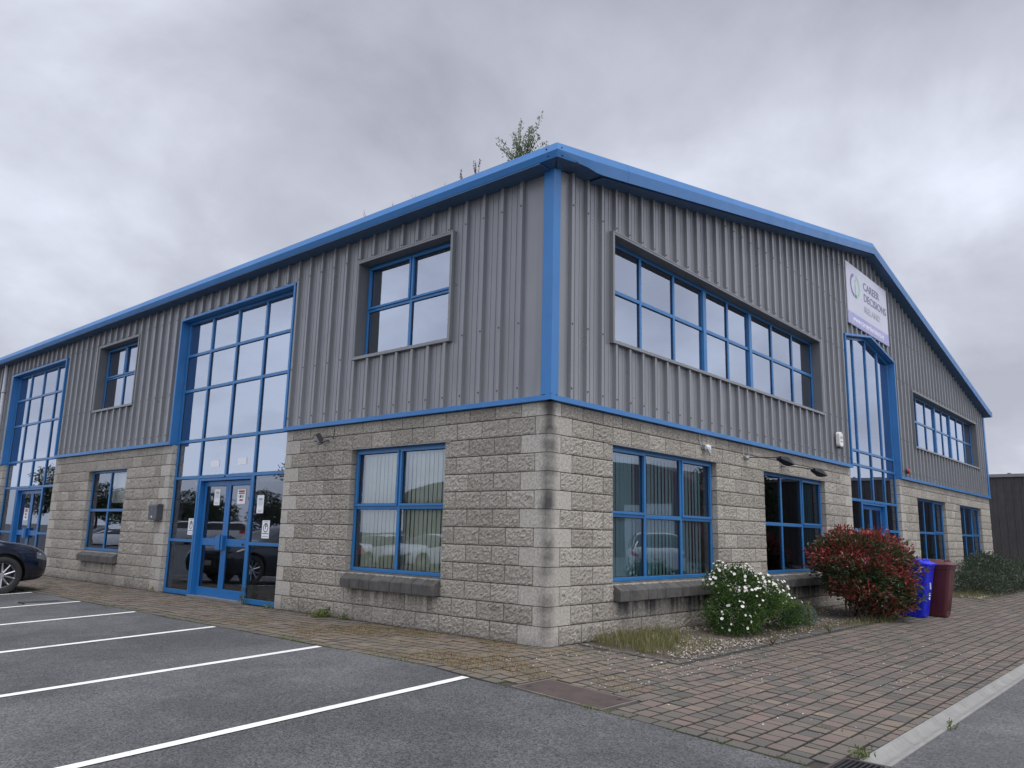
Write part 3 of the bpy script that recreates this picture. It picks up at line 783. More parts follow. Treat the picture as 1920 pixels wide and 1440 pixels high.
# mitre piece at the near corner
zA = soff_z('R', 0)
c_out = [(-.235, 6.055), (-.255, 6.06), (-.305, 5.94), (-.272, 5.86), (.02, 5.85), (.02, 5.95), (-.18, 5.97)]
ring0 = [(x, x, z) for x, z in c_out]
ringA = [(-.05 if True else 0, y, 0) for y in (0,)]
m = MB()
rL = [(x, -.05, z) for x, z in c_out]
r0 = [(x, x, z) for x, z in c_out]
rR = verge_ring(.25, -.035)
def loft(mb, a, b):
    n = len(a)
    for j in range(n):
        mb.mi = 1 if j == 3 else 0  # underside gets a darker blue that stands in for its shade
        mb.add([a[j], a[(j + 1) % n], b[(j + 1) % n], b[j]], [(0, 1, 2, 3)])
    mb.mi = 0
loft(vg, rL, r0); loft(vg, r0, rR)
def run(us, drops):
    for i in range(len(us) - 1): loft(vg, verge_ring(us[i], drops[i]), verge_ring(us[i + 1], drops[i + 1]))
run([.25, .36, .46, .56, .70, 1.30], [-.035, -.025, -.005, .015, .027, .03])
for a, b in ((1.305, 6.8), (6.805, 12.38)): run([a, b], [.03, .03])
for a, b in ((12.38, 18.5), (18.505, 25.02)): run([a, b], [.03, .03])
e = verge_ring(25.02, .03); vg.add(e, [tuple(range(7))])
vg.build('verge_fascia', [blue_m, soffit_shade_m], building)
mb = MB(); mb.box(WEND - .02, WEND + .28, -.29, 30, 5.80, 5.99); mb.build('eaves_gutter', blue_m, building)
# soffit dark strip against the wall
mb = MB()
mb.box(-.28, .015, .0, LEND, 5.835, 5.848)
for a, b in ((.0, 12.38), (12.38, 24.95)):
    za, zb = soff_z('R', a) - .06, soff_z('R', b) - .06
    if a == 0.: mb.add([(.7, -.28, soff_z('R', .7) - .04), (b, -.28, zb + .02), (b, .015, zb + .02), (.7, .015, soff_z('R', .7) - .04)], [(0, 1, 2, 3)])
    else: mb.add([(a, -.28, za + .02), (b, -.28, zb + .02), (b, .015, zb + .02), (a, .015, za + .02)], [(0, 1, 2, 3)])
mb.build('soffit', soffit_shade_m, building)
# roof
mb = MB()
def roofrib(x0, x1, z0, z1, y0, y1):
    n = 90; w = (y1 - y0) / n
    for i in range(n):
        a = y0 + i * w
        for (ya, yb, ha, hb) in ((a, a + w * .7, 0, 0), (a + w * .7, a + w * .78, 0, .03), (a + w * .78, a + w * .92, .03, .03), (a + w * .92, a + w, .03, 0)):
            mb.quad((x0, ya, z0 + ha), (x1, ya, z1 + ha), (x1, yb, z1 + hb), (x0, yb, z0 + hb))
roofrib(-.18, PK[0], 6.02, PK[1] + .16, -.18, LEND); roofrib(PK[0], WEND + .2, PK[1] + .16, 5.98, -.18, LEND)
mb.build('roof', roof_m, building)
# weathered cap joints with screws on the fascia corner
mb = MB()
for p in ((-.282, -.11, 6.0), (-.290, -.14, 5.90)): mb.cyl(p, (p[0] - .012, p[1], p[2] + .004), .012, .01, 8)
for p in ((-.18, -.29, 5.90), (.12, -.292, 5.925), (-.2, -.284, 6.0)): mb.cyl(p, (p[0], p[1] - .012, p[2]), .012, .01, 8)
mb.build('gutter_rivets', screw_m, building)
# downpipe
mb = MB(); mb.cyl((-.095, 20.55, 5.84), (-.095, 20.55, .1), .055, n=16)
for z in (5.0, 3.6, 2.4, 1.0): mb.cyl((-.095, 20.55, z), (-.095, 20.55, z + .05), .062, n=16); mb.box(-.09, 0, 20.53, 20.57, z + .01, z + .04)
mb.build('downpipe', M('grey_downpipe', (.42, .43, .46), .45, var=.06), building, smooth=True)

# ------------------------------------------------------------------ interior
mb = MB()
mb.box(4.6, 4.7, 4.6, LEND, -.2, 5.8); mb.box(4.7, WEND - .2, 4.6, 4.7, -.2, 5.8)
for y in (5.05, 10.4, 15.2, 20.8, 27): mb.box(.3, 4.6, y, y + .1, -.2, 5.8)
for x in (9.7, 15.0): mb.box(x, x + .1, .3, 4.6, -.2, 5.8)
mb.build('interior_partitions', inner_m, building)
mb = MB()
mb.box(.31, 4.6, .31, LEND, -.1, .0); mb.box(4.6, WEND - .2, .31, 4.6, -.1, .0)
for (a, b) in ((.31, 5.05), (10.5, 15.2), (20.9, 27)): mb.box(.31, 4.6, a, b, 2.8, 2.95)
for (a, b) in ((4.6, 9.7), (15.1, WEND - .2)): mb.box(a, b, .31, 4.6, 2.8, 2.95)
mb.build('floor_slab', inner_floor_m, building)
mb = MB(); mb.box(.13, 4.6, .13, LEND, 5.6, 5.62); mb.box(4.6, WEND - .2, .13, 4.6, 5.9, 5.92); mb.build('ceiling', inner_m, building)

# ------------------------------------------------------------------ things fixed to the walls
def text_part(body, size, loc, side, mat, parent, name='lettering', align='LEFT', ext=.001, sx=1.0, width=None):
    cu = bpy.data.curves.new(name, 'FONT'); cu.body = body; cu.size = size; cu.align_x = align; cu.extrude = ext
    cu.materials.append(mat); cu.offset = .002 if size > .2 else 0; cu.resolution_u = 3; cu.space_character = 1.0
    o = bpy.data.objects.new(name, cu); C.objects.link(o)
    o.location = loc; o.rotation_euler = (math.pi / 2, 0, 0) if side == 'R' else (math.pi / 2, 0, -math.pi / 2)
    bpy.context.view_layer.update()
    me = bpy.data.meshes.new_from_object(o.evaluated_get(bpy.context.evaluated_depsgraph_get()))
    if width:
        xs_ = [v.co.x for v in me.vertices]; sx = width / (max(xs_) - min(xs_))
    m_ = bpy.data.objects.new(name, me); C.objects.link(m_); m_.location = o.location; m_.rotation_euler = o.rotation_euler
    m_.scale = (sx, 1, 1); m_.parent = parent; bpy.data.objects.remove(o)
    return m_
# company sign
sg = empty('company_sign', (12.36, -.07, 6.23)); tag(sg, 'white company sign board with logo above the gable entrance', 'sign')
signw_m = M('sign_white', (.52, .53, .60), .4, var=.04, scale=1.5, dirt=.1, dirtcol=(.5, .5, .52)); purp_m = M('sign_lilac', (.30, .30, .52), .4, var=.12, scale=2); green_m = M('sign_green', (.28, .52, .32), .4)
tgrey_m = M('sign_text_grey', (.16, .16, .28), .5); lgrey_m = M('sign_text_light', (.42, .42, .48), .5); swhite_m = M('sign_text_white', (.8, .8, .85), .5)
mb = MB(); mb.box(-1.52, 1.52, 0, .025, 0, 1.5); mb.build('panel', signw_m, sg, bevel=.003)
mb = MB(); mb.box(-1.515, 1.515, -.003, -.0005, .01, .30); mb.build('footer_band', purp_m, sg)
L0 = lambda x, z: (x - 12.36, -.004, z - 6.23)
text_part('CAREER', .275, L0(12.02, 7.31), 'R', tgrey_m, sg, width=1.22); text_part('DECISIONS', .275, L0(12.02, 7.02), 'R', tgrey_m, sg, width=1.72)
text_part('IRELAND', .24, L0(12.0, 6.73), 'R', lgrey_m, sg, width=1.2); text_part('www.careerdecisions.ie', .205, L0(11.15, 6.335), 'R', swhite_m, sg, width=2.3)
def arc_mesh(cx, cz, r0, r1, a0, a1, n=24, sx=1.):
    m = MB()
    for i in range(n):
        t0, t1 = rad(a0 + (a1 - a0) * i / n), rad(a0 + (a1 - a0) * (i + 1) / n)
        q = [(cx + r * math.cos(t) * sx, -.004, cz + r * math.sin(t)) for r, t in ((r0, t0), (r1, t0), (r1, t1), (r0, t1))]
        m.quad(*q)
    return m
c0 = L0(11.42, 7.24)
arc_mesh(c0[0] - .04, c0[2], .215, .29, 95, 265).build('logo_arc', M('sign_purple', (.13, .11, .33), .4), sg)
a2 = arc_mesh(c0[0] + .06, c0[2], .215, .29, -90, 85); a2.box(c0[0] + .0, c0[0] + .06, -.0045, -.0035, c0[2] - .29, c0[2] - .215)
a2.box(c0[0] - .005, c0[0] + .06, -.0045, -.0035, c0[2] - .29, c0[2] + .06); a2.cyl((c0[0] + .03, -.0045, c0[2] + .13), (c0[0] + .03, -.0035, c0[2] + .13), .04, n=12)
a2.build('logo_letter', green_m, sg)
mb = MB()
for x in (-1.2, 0, 1.2): mb.box(x - .02, x + .02, .025, .06, .05, 1.45)
mb.build('mounting_rail', steel_m, sg)
# alarm box
al = empty('alarm_box', (9.75, -.045, 3.27)); tag(al, 'small white alarm box on the cladding left of the gable entrance', 'alarm box')
mb = MB(); mb.prism([(-.10, 0, .02), (-.07, 0, -.02), (.07, 0, -.02), (.10, 0, .02), (.10, 0, .25), (.05, 0, .29), (-.05, 0, .29), (-.10, 0, .25)], (0, -.085, 0)); mb.build('cover', M('alarm_white', (.75, .74, .68), .45), al, bevel=.012)
mb = MB(); mb.box(-.075, .075, -.075, -.005, -.055, -.02); mb.build('sounder', dark_m, al, bevel=.01)
text_part('ADT', .09, (-.075, -.087, .14), 'R', greyink_m, al); mb = MB(); mb.box(-.07, .07, -.0875, -.086, .075, .095); mb.build('stripe', greyink_m, al)
# fire bell
fb = empty('fire_bell', (14.75, -.045, 3.10)); tag(fb, 'small red round sounder low on the cladding right of the gable entrance', 'alarm sounder')
mb = MB(); mb.cyl((0, 0, 0), (0, -.03, 0), .07, n=18); mb.build('base', dark_m, fb, bevel=.004)
mb = MB(); mb.cyl((0, -.03, 0), (0, -.08, 0), .075, .055, n=18); mb.build('bell', M('bell_red', (.33, .02, .03), .4), fb, bevel=.01)
# letterbox
lb = empty('letterbox', (-.012, 9.98, 1.38)); tag(lb, 'dark grey metal letterbox on the blocks left of the glazed doors', 'letterbox')
lbm = M('letterbox_grey', (.06, .065, .075), .4, var=.08); mb = MB(); mb.box(-.12, 0, -.18, .18, 0, .27); mb.build('body', lbm, lb, bevel=.006)
mb = MB(); mb.prism([(-.127, -.183, .225), (-.127, -.183, .275), (-.10, -.183, .305), (0, -.183, .31), (0, -.183, .272), (-.12, -.183, .272), (-.12, -.183, .225)], (0, .366, 0)); mb.build('flap', lbm, lb)
mb = MB(); mb.cyl((-.12, .03, .2), (-.128, .03, .2), .011, n=10); mb.build('lock', steel_m, lb)
mb = MB(); mb.box(-.1225, -.12, .0, .05, .045, .075); mb.build('name_plate', paper_m, lb)
# floodlight
fl = empty('floodlight', (-.012, 4.42, 2.66)); tag(fl, 'small black floodlight under the blue trim left of the lower window', 'floodlight')
Rm = Matrix.Translation((-.17, .05, .0)) @ Matrix.Rotation(rad(-25), 4, 'Z') @ Matrix.Rotation(rad(-32), 4, 'Y')
mb = MB(); mb.box(-.02, .035, -.10, .10, -.075, .075, Rm); mb.build('housing', dark_m, fl, bevel=.006)
mb = MB()
for k in range(6): mb.box(.035, .055, -.08 + k * .03, -.07 + k * .03, -.06, .06, Rm)
mb.build('fins', dark_m, fl)
mb = MB(); mb.box(-.024, -.0205, -.085, .085, -.06, .06, Rm); mb.build('lens', M('lamp_glass', (.30, .31, .33), .12), fl)
mb = MB(); mb.tube([(0, .0, -.02), (-.06, .0, -.03), (-.12, .03, -.08), (-.15, .05, -.09)], .009); mb.tube([(-.15, -.08, -.07), (-.15, .16, -.03)], .008); mb.tube([(-.1, -.04, .02), (-.03, -.10, .05), (0, -.12, .0), (0, -.13, .19)], .004); mb.build('bracket', dark_m, fl)
# PIR sensor
se = empty('motion_sensor', (3.87, -.012, 2.67)); tag(se, 'small white sensor with two cables above the wide lower window', 'sensor')
swm = M('sensor_white', (.7, .7, .69), .4)
mb = MB(); mb.sphere((0, -.05, 0), .045, 12); mb.box(.06, .12, -.05, 0, -.03, .04); mb.build('housing', swm, se, smooth=False)
mb = MB(); mb.cyl((0, -.06, -.02), (.01, -.09, -.10), .028, .022, 10); mb.box(-.10, -.03, -.06, 0, -.03, .02); mb.build('detector', steel_m, se)
mb = MB(); mb.tube([(-.09, -.008, .0), (-.15, -.01, .04), (-.18, -.01, .12), (-.18, -.01, .2)], .005, 6); mb.tube([(.09, -.008, .03), (.10, -.01, .2)], .005, 6); mb.build('cable', M('cable_white', (.5, .5, .49), .6), se)
# arm lamps
def arm_lamp(x, z, x2, z2, label, cable):
    a = empty('arm_spotlight', (x, -.012, z)); tag(a, label, 'spotlight', 'arm spotlights above the lower windows')
    mb = MB(); mb.cyl((0, 0, 0), (0, -.03, 0), .04, n=14); mb.sphere((0, -.04, -.01), .035, 12); mb.build('base', steel_m, a)
    end = Vector((x2 - x, -.30, z2 - z))
    mb = MB(); mb.tube([(0, -.05, 0), tuple(end)], .011, 8); mb.build('arm', dark_m, a)
    Mt = Matrix.Translation(end + Vector((.12, -.02, -.035))) @ Matrix.Rotation(rad(14), 4, 'Y') @ Matrix.Rotation(rad(-15), 4, 'Z')
    mb = MB()
    lo = [(-.14, -.055, -.03), (.12, -.10, -.045), (.20, -.08, -.04), (.20, .08, -.04), (.12, .10, -.045), (-.14, .055, -.03)]
    hi = [(-.15, -.05, .02), (.0, -.085, .055), (.19, -.07, .01), (.19, .07, .01), (.0, .085, .055), (-.15, .05, .02)]
    vs = [tuple(Mt @ Vector(q)) for q in lo + hi]
    mb.add(vs, [(5, 4, 3, 2, 1, 0), (6, 7, 8, 9, 10, 11)] + [(i, (i + 1) % 6, 6 + (i + 1) % 6, 6 + i) for i in range(6)])
    mb.build('lamp_head', dark_m, a, bevel=.006)
    if cable:
        mb = MB(); mb.tube([(-.02, -.01, .0), (-.07, -.01, .03), (-.08, -.01, .21)], .005, 6); mb.tube([(.13, -.01, .03), (.12, -.01, .2)], .005, 6); mb.build('cable', M('cable_grey', (.45, .45, .44), .6), a)
arm_lamp(5.30, 2.64, 6.05, 2.69, 'black arm spotlight fixed between the two lower windows of the gable side', True)
arm_lamp(6.83, 2.63, 7.62, 2.60, 'black arm spotlight fixed right above the dark lower window', False)

# notices stuck on the glass
def notice(y0, y1, z0, z1, x, label, kind):
    yc = (y0 + y1) / 2; n = empty('notice', (x, yc, z0)); tag(n, label, 'notice'); h = z1 - z0; w = y1 - y0
    mb = MB(); mb.box(-.002, 0, -w / 2, w / 2, 0, h); mb.build('sheet', paper_m, n)
    mb = MB(); mr = MB()
    def ln(a, b, za, zb, t=mb): t.box(-.0035, -.0022, -w / 2 + a * w, -w / 2 + b * w, za * h, zb * h)
    if kind == 'text':
        for k in range(4): ln(.2, .8 - .1 * (k % 2), .82 - k * .035, .835 - k * .035)
        for k in range(5): ln(.15, .85, .45 + k * .05, .457 + k * .05)
        for k in range(3): ln(.2, .8, .08 + k * .04, .088 + k * .04)
    if kind == 'red':
        ln(.15, .85, .68, .76, mr); ln(.15, .85, .80, .93, mr)
        ln(.28, .38, .42, .6); ln(.5, .72, .42, .6); ln(.3, .72, .2, .32, mr)
    if kind == 'park':
        for k in range(24):
            t0, t1 = 2 * math.pi * k / 24, 2 * math.pi * (k + 1) / 24; r0, r1 = w * .26, w * .33
            mb.add([(-.003, r * math.cos(t), h * .58 + r * math.sin(t)) for r, t in ((r0, t0), (r1, t0), (r1, t1), (r0, t1))], [(0, 1, 2, 3)])
        ln(.08, .92, .25, .29); ln(.1, .9, .1, .12); ln(.2, .8, .91, .93)
        text_part('P', .17 * h / .3 * .9, (-.003, w * .12, h * .50), 'L', ink_m, n)
    if mb.v: mb.build('print', ink_m, n)
    if mr.v: mr.build('heading', red_m, n)
g_in = .1 + .027 ; d_in = vdL + .017
notice(8.03, 8.24, 1.67, 1.97, d_in, 'tall white notice on the left door leaf nearest the corner', 'text')
notice(7.13, 7.41, 1.69, 1.95, d_in, 'white notice with red heading on the right door leaf', 'red')
notice(6.37, 6.58, 1.52, 1.83, g_in, 'tall plain white notice on the glass right of the doors', 'text')
notice(6.13, 6.36, 1.10, 1.40, g_in, 'white parking notice with a circled P right of the doors', 'park')
notice(8.76, 8.97, 1.11, 1.42, g_in, 'white parking notice with a circled P left of the doors', 'park')
notice(8.0, 8.32, 2.38, 2.50, g_in, 'blank white slip above the left door leaf', 'none')
notice(7.04, 7.34, 2.39, 2.51, g_in, 'blank white slip above the right door leaf', 'none')
notice(18.08, 18.42, 1.32, 1.64, vdF + .017, 'small orange and white notice on the far glazed door', 'red')

# ------------------------------------------------------------------ ground
def sheet(name, xs, ys, dz, mat, cut=None):
    V = []; F = []
    for y in ys:
        for x in xs: V.append((x, y, G(x, y) + dz))
    n = len(xs)
    for j in range(len(ys) - 1):
        for i in range(n - 1):
            if cut and cut((xs[i] + xs[i + 1]) / 2, (ys[j] + ys[j + 1]) / 2): continue
            F.append((j * n + i, j * n + i + 1, (j + 1) * n + i + 1, (j + 1) * n + i))
    o = np_mesh(name, V, F, mat); return tag(o, kind='structure')
sheet('ground', [-600, -9.8, -1.8, 600], [-600, -3.9, 0, 600], -.06, M('ground_earth', (.10, .10, .095), .95, var=.2, scale=.3))
def wob(y): return .012 * math.sin(y * 2.1) + .008 * math.sin(y * 5.3 + 1)
ys = sorted(set([-90, -30] + [-8 + .25 * i for i in range(160)] + [-3.9, 0, 40, 120]))
V = []; F = []
for y in ys:
    for x in (-120, -9.8, -4, -1.83 + wob(y)): V.append((x, y, G(x, y) - .004))
for j in range(len(ys) - 1):
    for i in range(3): F.append((j * 4 + i, j * 4 + i + 1, j * 4 + 5 + i, j * 4 + 4 + i))
tag(np_mesh('car_park', V, F, asphalt_m), kind='structure')
V = []; F = []; xs = sorted(set([-1.80] + [-1.5 + .3 * i for i in range(140)] + [60, 120]))
for x in xs:
    for y in (-90, -30, -4.085 + .012 * math.sin(x * 3) + .01 * math.sin(x * 7.3)): V.append((x, y, G(x, y) - .0045))
for j in range(len(xs) - 1):
    for i in range(2): F.append((j * 3 + i + 3, j * 3 + 4 + i, j * 3 + i + 1, j * 3 + i))
tag(np_mesh('road', V, F, road_m), kind='structure')
BED = (.75, 8.9, -1.2); BED2 = (15.6, 23.5, -1.3)
GW, GE = -3.88, -4.085
MH = (-1.80, -1.26, -2.02, -1.03)
def in_bed(x, y): return (BED[0] < x < BED[1] and BED[2] < y) or (BED2[0] < x < BED2[1] and BED2[2] < y)
sheet('paving_bed', [-1.83, -1.8, .75, 8.9, 15.6, 23.5, 27], [GW, -1.3, -1.2, 0, .11], -.012, joint_sand_shade_m)
sheet('paving_bed', [-1.83, -1.8, -1, .11], [.11, 5, LEND], -.0125, joint_sand_shade_m)
# individual paving blocks
PV = []; PF = []; PT = []; PM = []; pn = 0
def paver(x0, x1, y0, y1, tone=None):
    global pn
    g = .0065; x0 += g; x1 -= g; y0 += g; y1 -= g
    if x1 - x0 < .02 or y1 - y0 < .02: return
    cx, cy = (x0 + x1) / 2, (y0 + y1) / 2
    z = G(cx, cy) + random.gauss(0, .0016); sx = random.gauss(0, .010); sy = random.gauss(0, .010) + (.05 if -3.9 < cy < 0 else 0) ; a = random.gauss(0, .006)
    b = .0045; ca, sa = math.cos(a), math.sin(a)
    for (ix, dz) in ((b, 0), (0, -.0045), (0, -.03)):
        for (px, py) in ((x0 + ix, y0 + ix), (x1 - ix, y0 + ix), (x1 - ix, y1 - ix), (x0 + ix, y1 - ix)):
            dx, dy = px - cx, py - cy
            PV.append((cx + dx * ca - dy * sa, cy + dx * sa + dy * ca, z + dz + dx * sx + dy * sy))
    f = [(0, 1, 2, 3)]
    for r in (0, 4): f += [(r + (i + 1) % 4, r + i, r + 4 + i, r + 4 + (i + 1) % 4) for i in range(4)]
    PF.extend([[pn + q for q in ff] for ff in f]); pn += 12
    t = random.random() if tone is None else tone + random.uniform(-.06, .06)
    PT.extend([min(1, max(0, t))] * 9); PM.extend([0] + [1] * 8)  # bevels and sides take the joint colour: silt and joint shadow painted in
def skip(x0, x1, y0, y1):
    cx, cy = (x0 + x1) / 2, (y0 + y1) / 2
    a_, b_, c_, d_ = MH[0] - .02, MH[1] + .015, MH[2] - .02, MH[3] + .02
    if x1 > a_ and x0 < b_ and y1 > c_ and y0 < d_:
        if y0 < c_ - .03: paver(x0, x1, y0, c_); y0 = c_
        if y1 > d_ + .03: paver(x0, x1, d_, y1); y1 = d_
        if x1 > b_ + .03: paver(b_, x1, y0, y1)
        return True
    if BED[0] - .15 < x1 - .02 and x0 + .02 < BED[1] + .15 and cy > BED[2] - .15: return True
    if BED2[0] - .15 < x1 - .02 and x0 + .02 < BED2[1] + .15 and cy > BED2[2] - .15: return True
    if -1.80 < x1 and x0 < -1.42 and cy < -3.74: return True
    return False
y = 0.0
while y > GW + .02:
    y1 = max(y - .158, GW); x = -1.66
    while x < 26:
        w = random.choice((.12, .16, .16, .2, .24)); x1 = x + w
        if not skip(x, x1, y1, y):
            if not (x < 0.02 and False): paver(x, x1, y1, y)
        x = x1
    y = y1
x = -1.66
while x < -.02:
    x1 = min(x + .158, -.004); y = .002
    while y < LEND:
        w = random.choice((.12, .16, .16, .2, .24)); paver(x, x1, y, y + w); y += w
    x = x1
y = GW
while y < LEND:
    if not (MH[2] - .05 < y + .2 and y < MH[3] + .05) and not y < -3.74: paver(-1.825, -1.665, y, y + .2, .08)
    y += .2
def edging(pts_run, horiz, a, b, c0, c1):
    t = a
    while t < b - .03:
        e = min(t + .2, b)
        paver(t, e, c0, c1, .06) if horiz else paver(c0, c1, t, e, .06)
        t = e
for B in (BED, BED2):
    edging(None, True, B[0] - .15, B[1] + .15, B[2] - .15, B[2]); edging(None, False, B[2], 0, B[0] - .15, B[0]); edging(None, False, B[2], 0, B[1], B[1] + .15)
pav = np_mesh('pavement', PV, PF, [paver_m, joint_sand_shade_m], tone=PT, midx=PM); tag(pav, kind='structure')
# beds
def mound(name, x0, x1, y0, y1, mat, dz=.0, h=.03):
    V = []; F = []; nx, ny = int((x1 - x0) / .08), int((y1 - y0) / .08)
    for j in range(ny + 1):
        for i in range(nx + 1):
            x = x0 + (x1 - x0) * i / nx; y = y0 + (y1 - y0) * j / ny
            e = min(i, nx - i, j, ny - j) / 4.
            V.append((x, y, G(x, y) + dz - .006 + min(1, e) * h * (.5 + .5 * math.sin(x * 3.1 + y * 2)) + random.uniform(0, .008) * min(1, e)))
    n = nx + 1
    for j in range(ny):
        for i in range(nx): F.append((j * n + i, j * n + i + 1, (j + 1) * n + i + 1, (j + 1) * n + i))
    return tag(np_mesh(name, V, F, mat), kind='structure')
mound('planting_bed', BED[0], BED[1], BED[2], -.0, soil_m); mound('planting_bed', BED2[0], BED2[1], BED2[2], -.0, soil_m)
# pebbles
def pebbles(name, pts, rmin, rmax):
    V = []; F = []; T = []
    base = np.array([(1, 0, 0), (.3, .95, 0), (-.8, .6, 0), (-.8, -.6, 0), (.3, -.95, 0), (0, 0, .8), (0, 0, -.5)]); fs = [(i, (i + 1) % 5, 5) for i in range(5)]
    for (x, y) in pts:
        r = random.uniform(rmin, rmax); a = random.uniform(0, 6.28); e = random.uniform(.55, .95); n = len(V)
        for b in base:
            px, py = b[0] * r + random.uniform(-.15, .15) * r, b[1] * r * e
            V.append((x + px * math.cos(a) - py * math.sin(a), y + px * math.sin(a) + py * math.cos(a), G(x, y) + .012 + b[2] * r * .7 + random.uniform(0, .006)))
        t = random.random()
        for f in fs: F.append([n + q for q in f]); T.append(t)
    return np_mesh(name, V, F, pebble_m, tone=T, smooth=False)
pp = []
for _ in range(3600):
    x = random.uniform(.85, 8.6) if random.random() < .5 else random.uniform(.9, 3.4); y = random.uniform(-1.19, -.03)
    if x < 1.9 and y > -.75 and random.random() < .75: continue
    pp.append((x, y))
for _ in range(160): pp.append((random.gauss(2.2, 1.2), -1.25 + random.gauss(0, .06)))
tag(pebbles('gravel', pp, .009, .021), 'cream and brown gravel spread over the planting bed at the wall foot', 'gravel', kind='stuff')
pp = [(random.uniform(15.7, 19.5), -1.3 + abs(random.gauss(0, .3))) for _ in range(700)]
tag(pebbles('gravel', pp, .012, .03), 'pale gravel along the front of the far planting bed', 'gravel', kind='stuff')

# drain channel beside the road
mb = MB(); prof = [(GW, -.05), (GW, .004), (GW - .03, .003), (GW - .06, -.022), (GW - .10, -.034), (GW - .14, -.024), (GW - .175, .003), (GW - .205, .003), (GW - .205, -.05)]
x = -1.40
while x < 30:
    x1 = x + .915; x0_ = x
    pts0 = [(x0_ + .0025 + (.0 if x > -1.3 else (GW - p[0]) * -.25), p[0], G(0, p[0]) + p[1]) for p in prof]; pts1 = [(x1 - .0025, p[0], G(0, p[0]) + p[1]) for p in prof]
    n = len(prof); mb.add(pts0 + pts1, [(i + 1, i, n + i, n + i + 1) for i in range(n - 1)] + [tuple(range(n)), tuple(range(n, 2 * n))[::-1]])
    x = x1
tag(mb.build('drain_channel', concrete_m, smooth=False), 'pale dished concrete channel between the block paving and the road', 'drainage channel', kind='structure')
# inspection cover by the corner
mc = empty('inspection_cover', (-1.53, -1.525, G(-1.53, -1.525))); tag(mc, 'large rusty brown inspection cover at the edge of the asphalt', 'manhole cover')
tilt = Matrix.Rotation(math.atan(.05), 4, 'X')
mb = MB(); mb.box(-.235, .235, -.455, .455, -.02, .003, tilt); mb.build('cover', iron_m, mc, bevel=.002)
mb = MB()
for a in ((-.27, -.243, -.49, .49), (.243, .27, -.49, .49)): mb.box(*a, -.03, .0015, tilt)
for a in ((-.243, .243, -.49, -.463), (-.243, .243, .463, .49)): mb.box(*a, -.03, .0015, tilt)
mb.build('frame', M('cover_frame', (.13, .115, .10), .9, var=.3, bmp=.3), mc)
mb = MB()
for (px, py) in ((.15, -.38), (-.15, .38)): mb.box(px - .03, px + .03, py - .012, py + .012, .002, .0045, tilt)
mb.build('lifting_slot', dark_m, mc)
# gully grate at the end of the channel
gg = empty('gully_grate', (-1.60, -3.93, G(-1.6, -3.9))); tag(gg, 'black slotted iron gully grate at the end of the concrete channel', 'drain grate')
mb = MB(); mb.box(-.19, .19, -.16, -.135, -.03, .004); mb.box(-.19, .19, .135, .16, -.03, .004); mb.box(-.19, -.165, -.135, .135, -.03, .004); mb.box(.165, .19, -.135, .135, -.03, .004); mb.build('frame', iron_m, gg)
mb = MB()
for k in range(8): mb.box(-.165, .165, -.125 + k * .034, -.109 + k * .034, -.025, .003)
mb.build('bars', dark_m, gg); mb = MB(); mb.box(-.165, .165, -.135, .135, -.045, -.035); mb.build('pit', gasket_m, gg)
# small gully on the far side of the car park edge
g2 = empty('drain_cover', (-2.25, 8.86, G(-2.2, 8.9))); tag(g2, 'dark flat drain cover in the asphalt near the parked car', 'drain cover')
mb = MB(); mb.box(-.36, .36, -.2, .2, -.03, .003); mb.build('cover', M('dark_iron', (.04, .04, .043), .6, .2, bmp=.3), g2, bevel=.003)
mb = MB(); mb.box(-.39, .39, -.235, -.205, -.03, .001); mb.box(-.39, .39, .205, .235, -.03, .001); mb.build('frame', concrete_m, g2)
# parking lines
for k, (y, lab) in enumerate([(-.54, 'nearest the camera'), (1.74, ''), (4.05, ''), (6.4, ''), (8.5, ''), (10.75, ''), (13.0, ''), (15.3, '')]):
    V = []; F = []; n = 30; w = .05
    for i in range(n + 1):
        x = -1.86 - (4.9 * i / n); j = random.uniform(-.002, .002)
        V += [(x, y - w + j, G(x, y) + .0005), (x, y + w + random.uniform(-.002, .002), G(x, y) + .0005)]
    for i in range(n): F.append((2 * i, 2 * i + 1, 2 * i + 3, 2 * i + 2))
    o = np_mesh('parking_line', V, F, line_m); tag(o, kind='structure')

# ------------------------------------------------------------------ vegetation
def leaves(name, cen, size, tone, mat, parent, up=None, aspect=.42, droop=.3, outward=None):
    n = len(cen); cen = np.asarray(cen); size = np.asarray(size)
    d = RNG.normal(size=(n, 3))
    if outward is not None: d = d * .75 + outward * 1.1
    if up is not None: d[:, 2] += up
    d /= np.linalg.norm(d, axis=1)[:, None]
    r = RNG.normal(size=(n, 3)); s = np.cross(d, r); s /= np.linalg.norm(s, axis=1)[:, None]; nn = np.cross(s, d)
    L = size[:, None]; W = L * aspect * .5
    base = cen; tip = cen + d * L; mid = cen + d * L * .5 + nn * L * .06
    a = mid + s * W + nn * L * .10; b = mid - s * W + nn * L * .10
    V = np.stack([base, a, tip, b], 1).reshape(-1, 3); k = np.arange(n)[:, None] * 4
    F = np.concatenate([k + np.array([[0, 1, 2]]), k + np.array([[0, 2, 3]])], 1).reshape(-1, 3)
    return np_mesh(name, V, F, mat, parent, tone=np.repeat(np.clip(tone, 0, 1), 2))
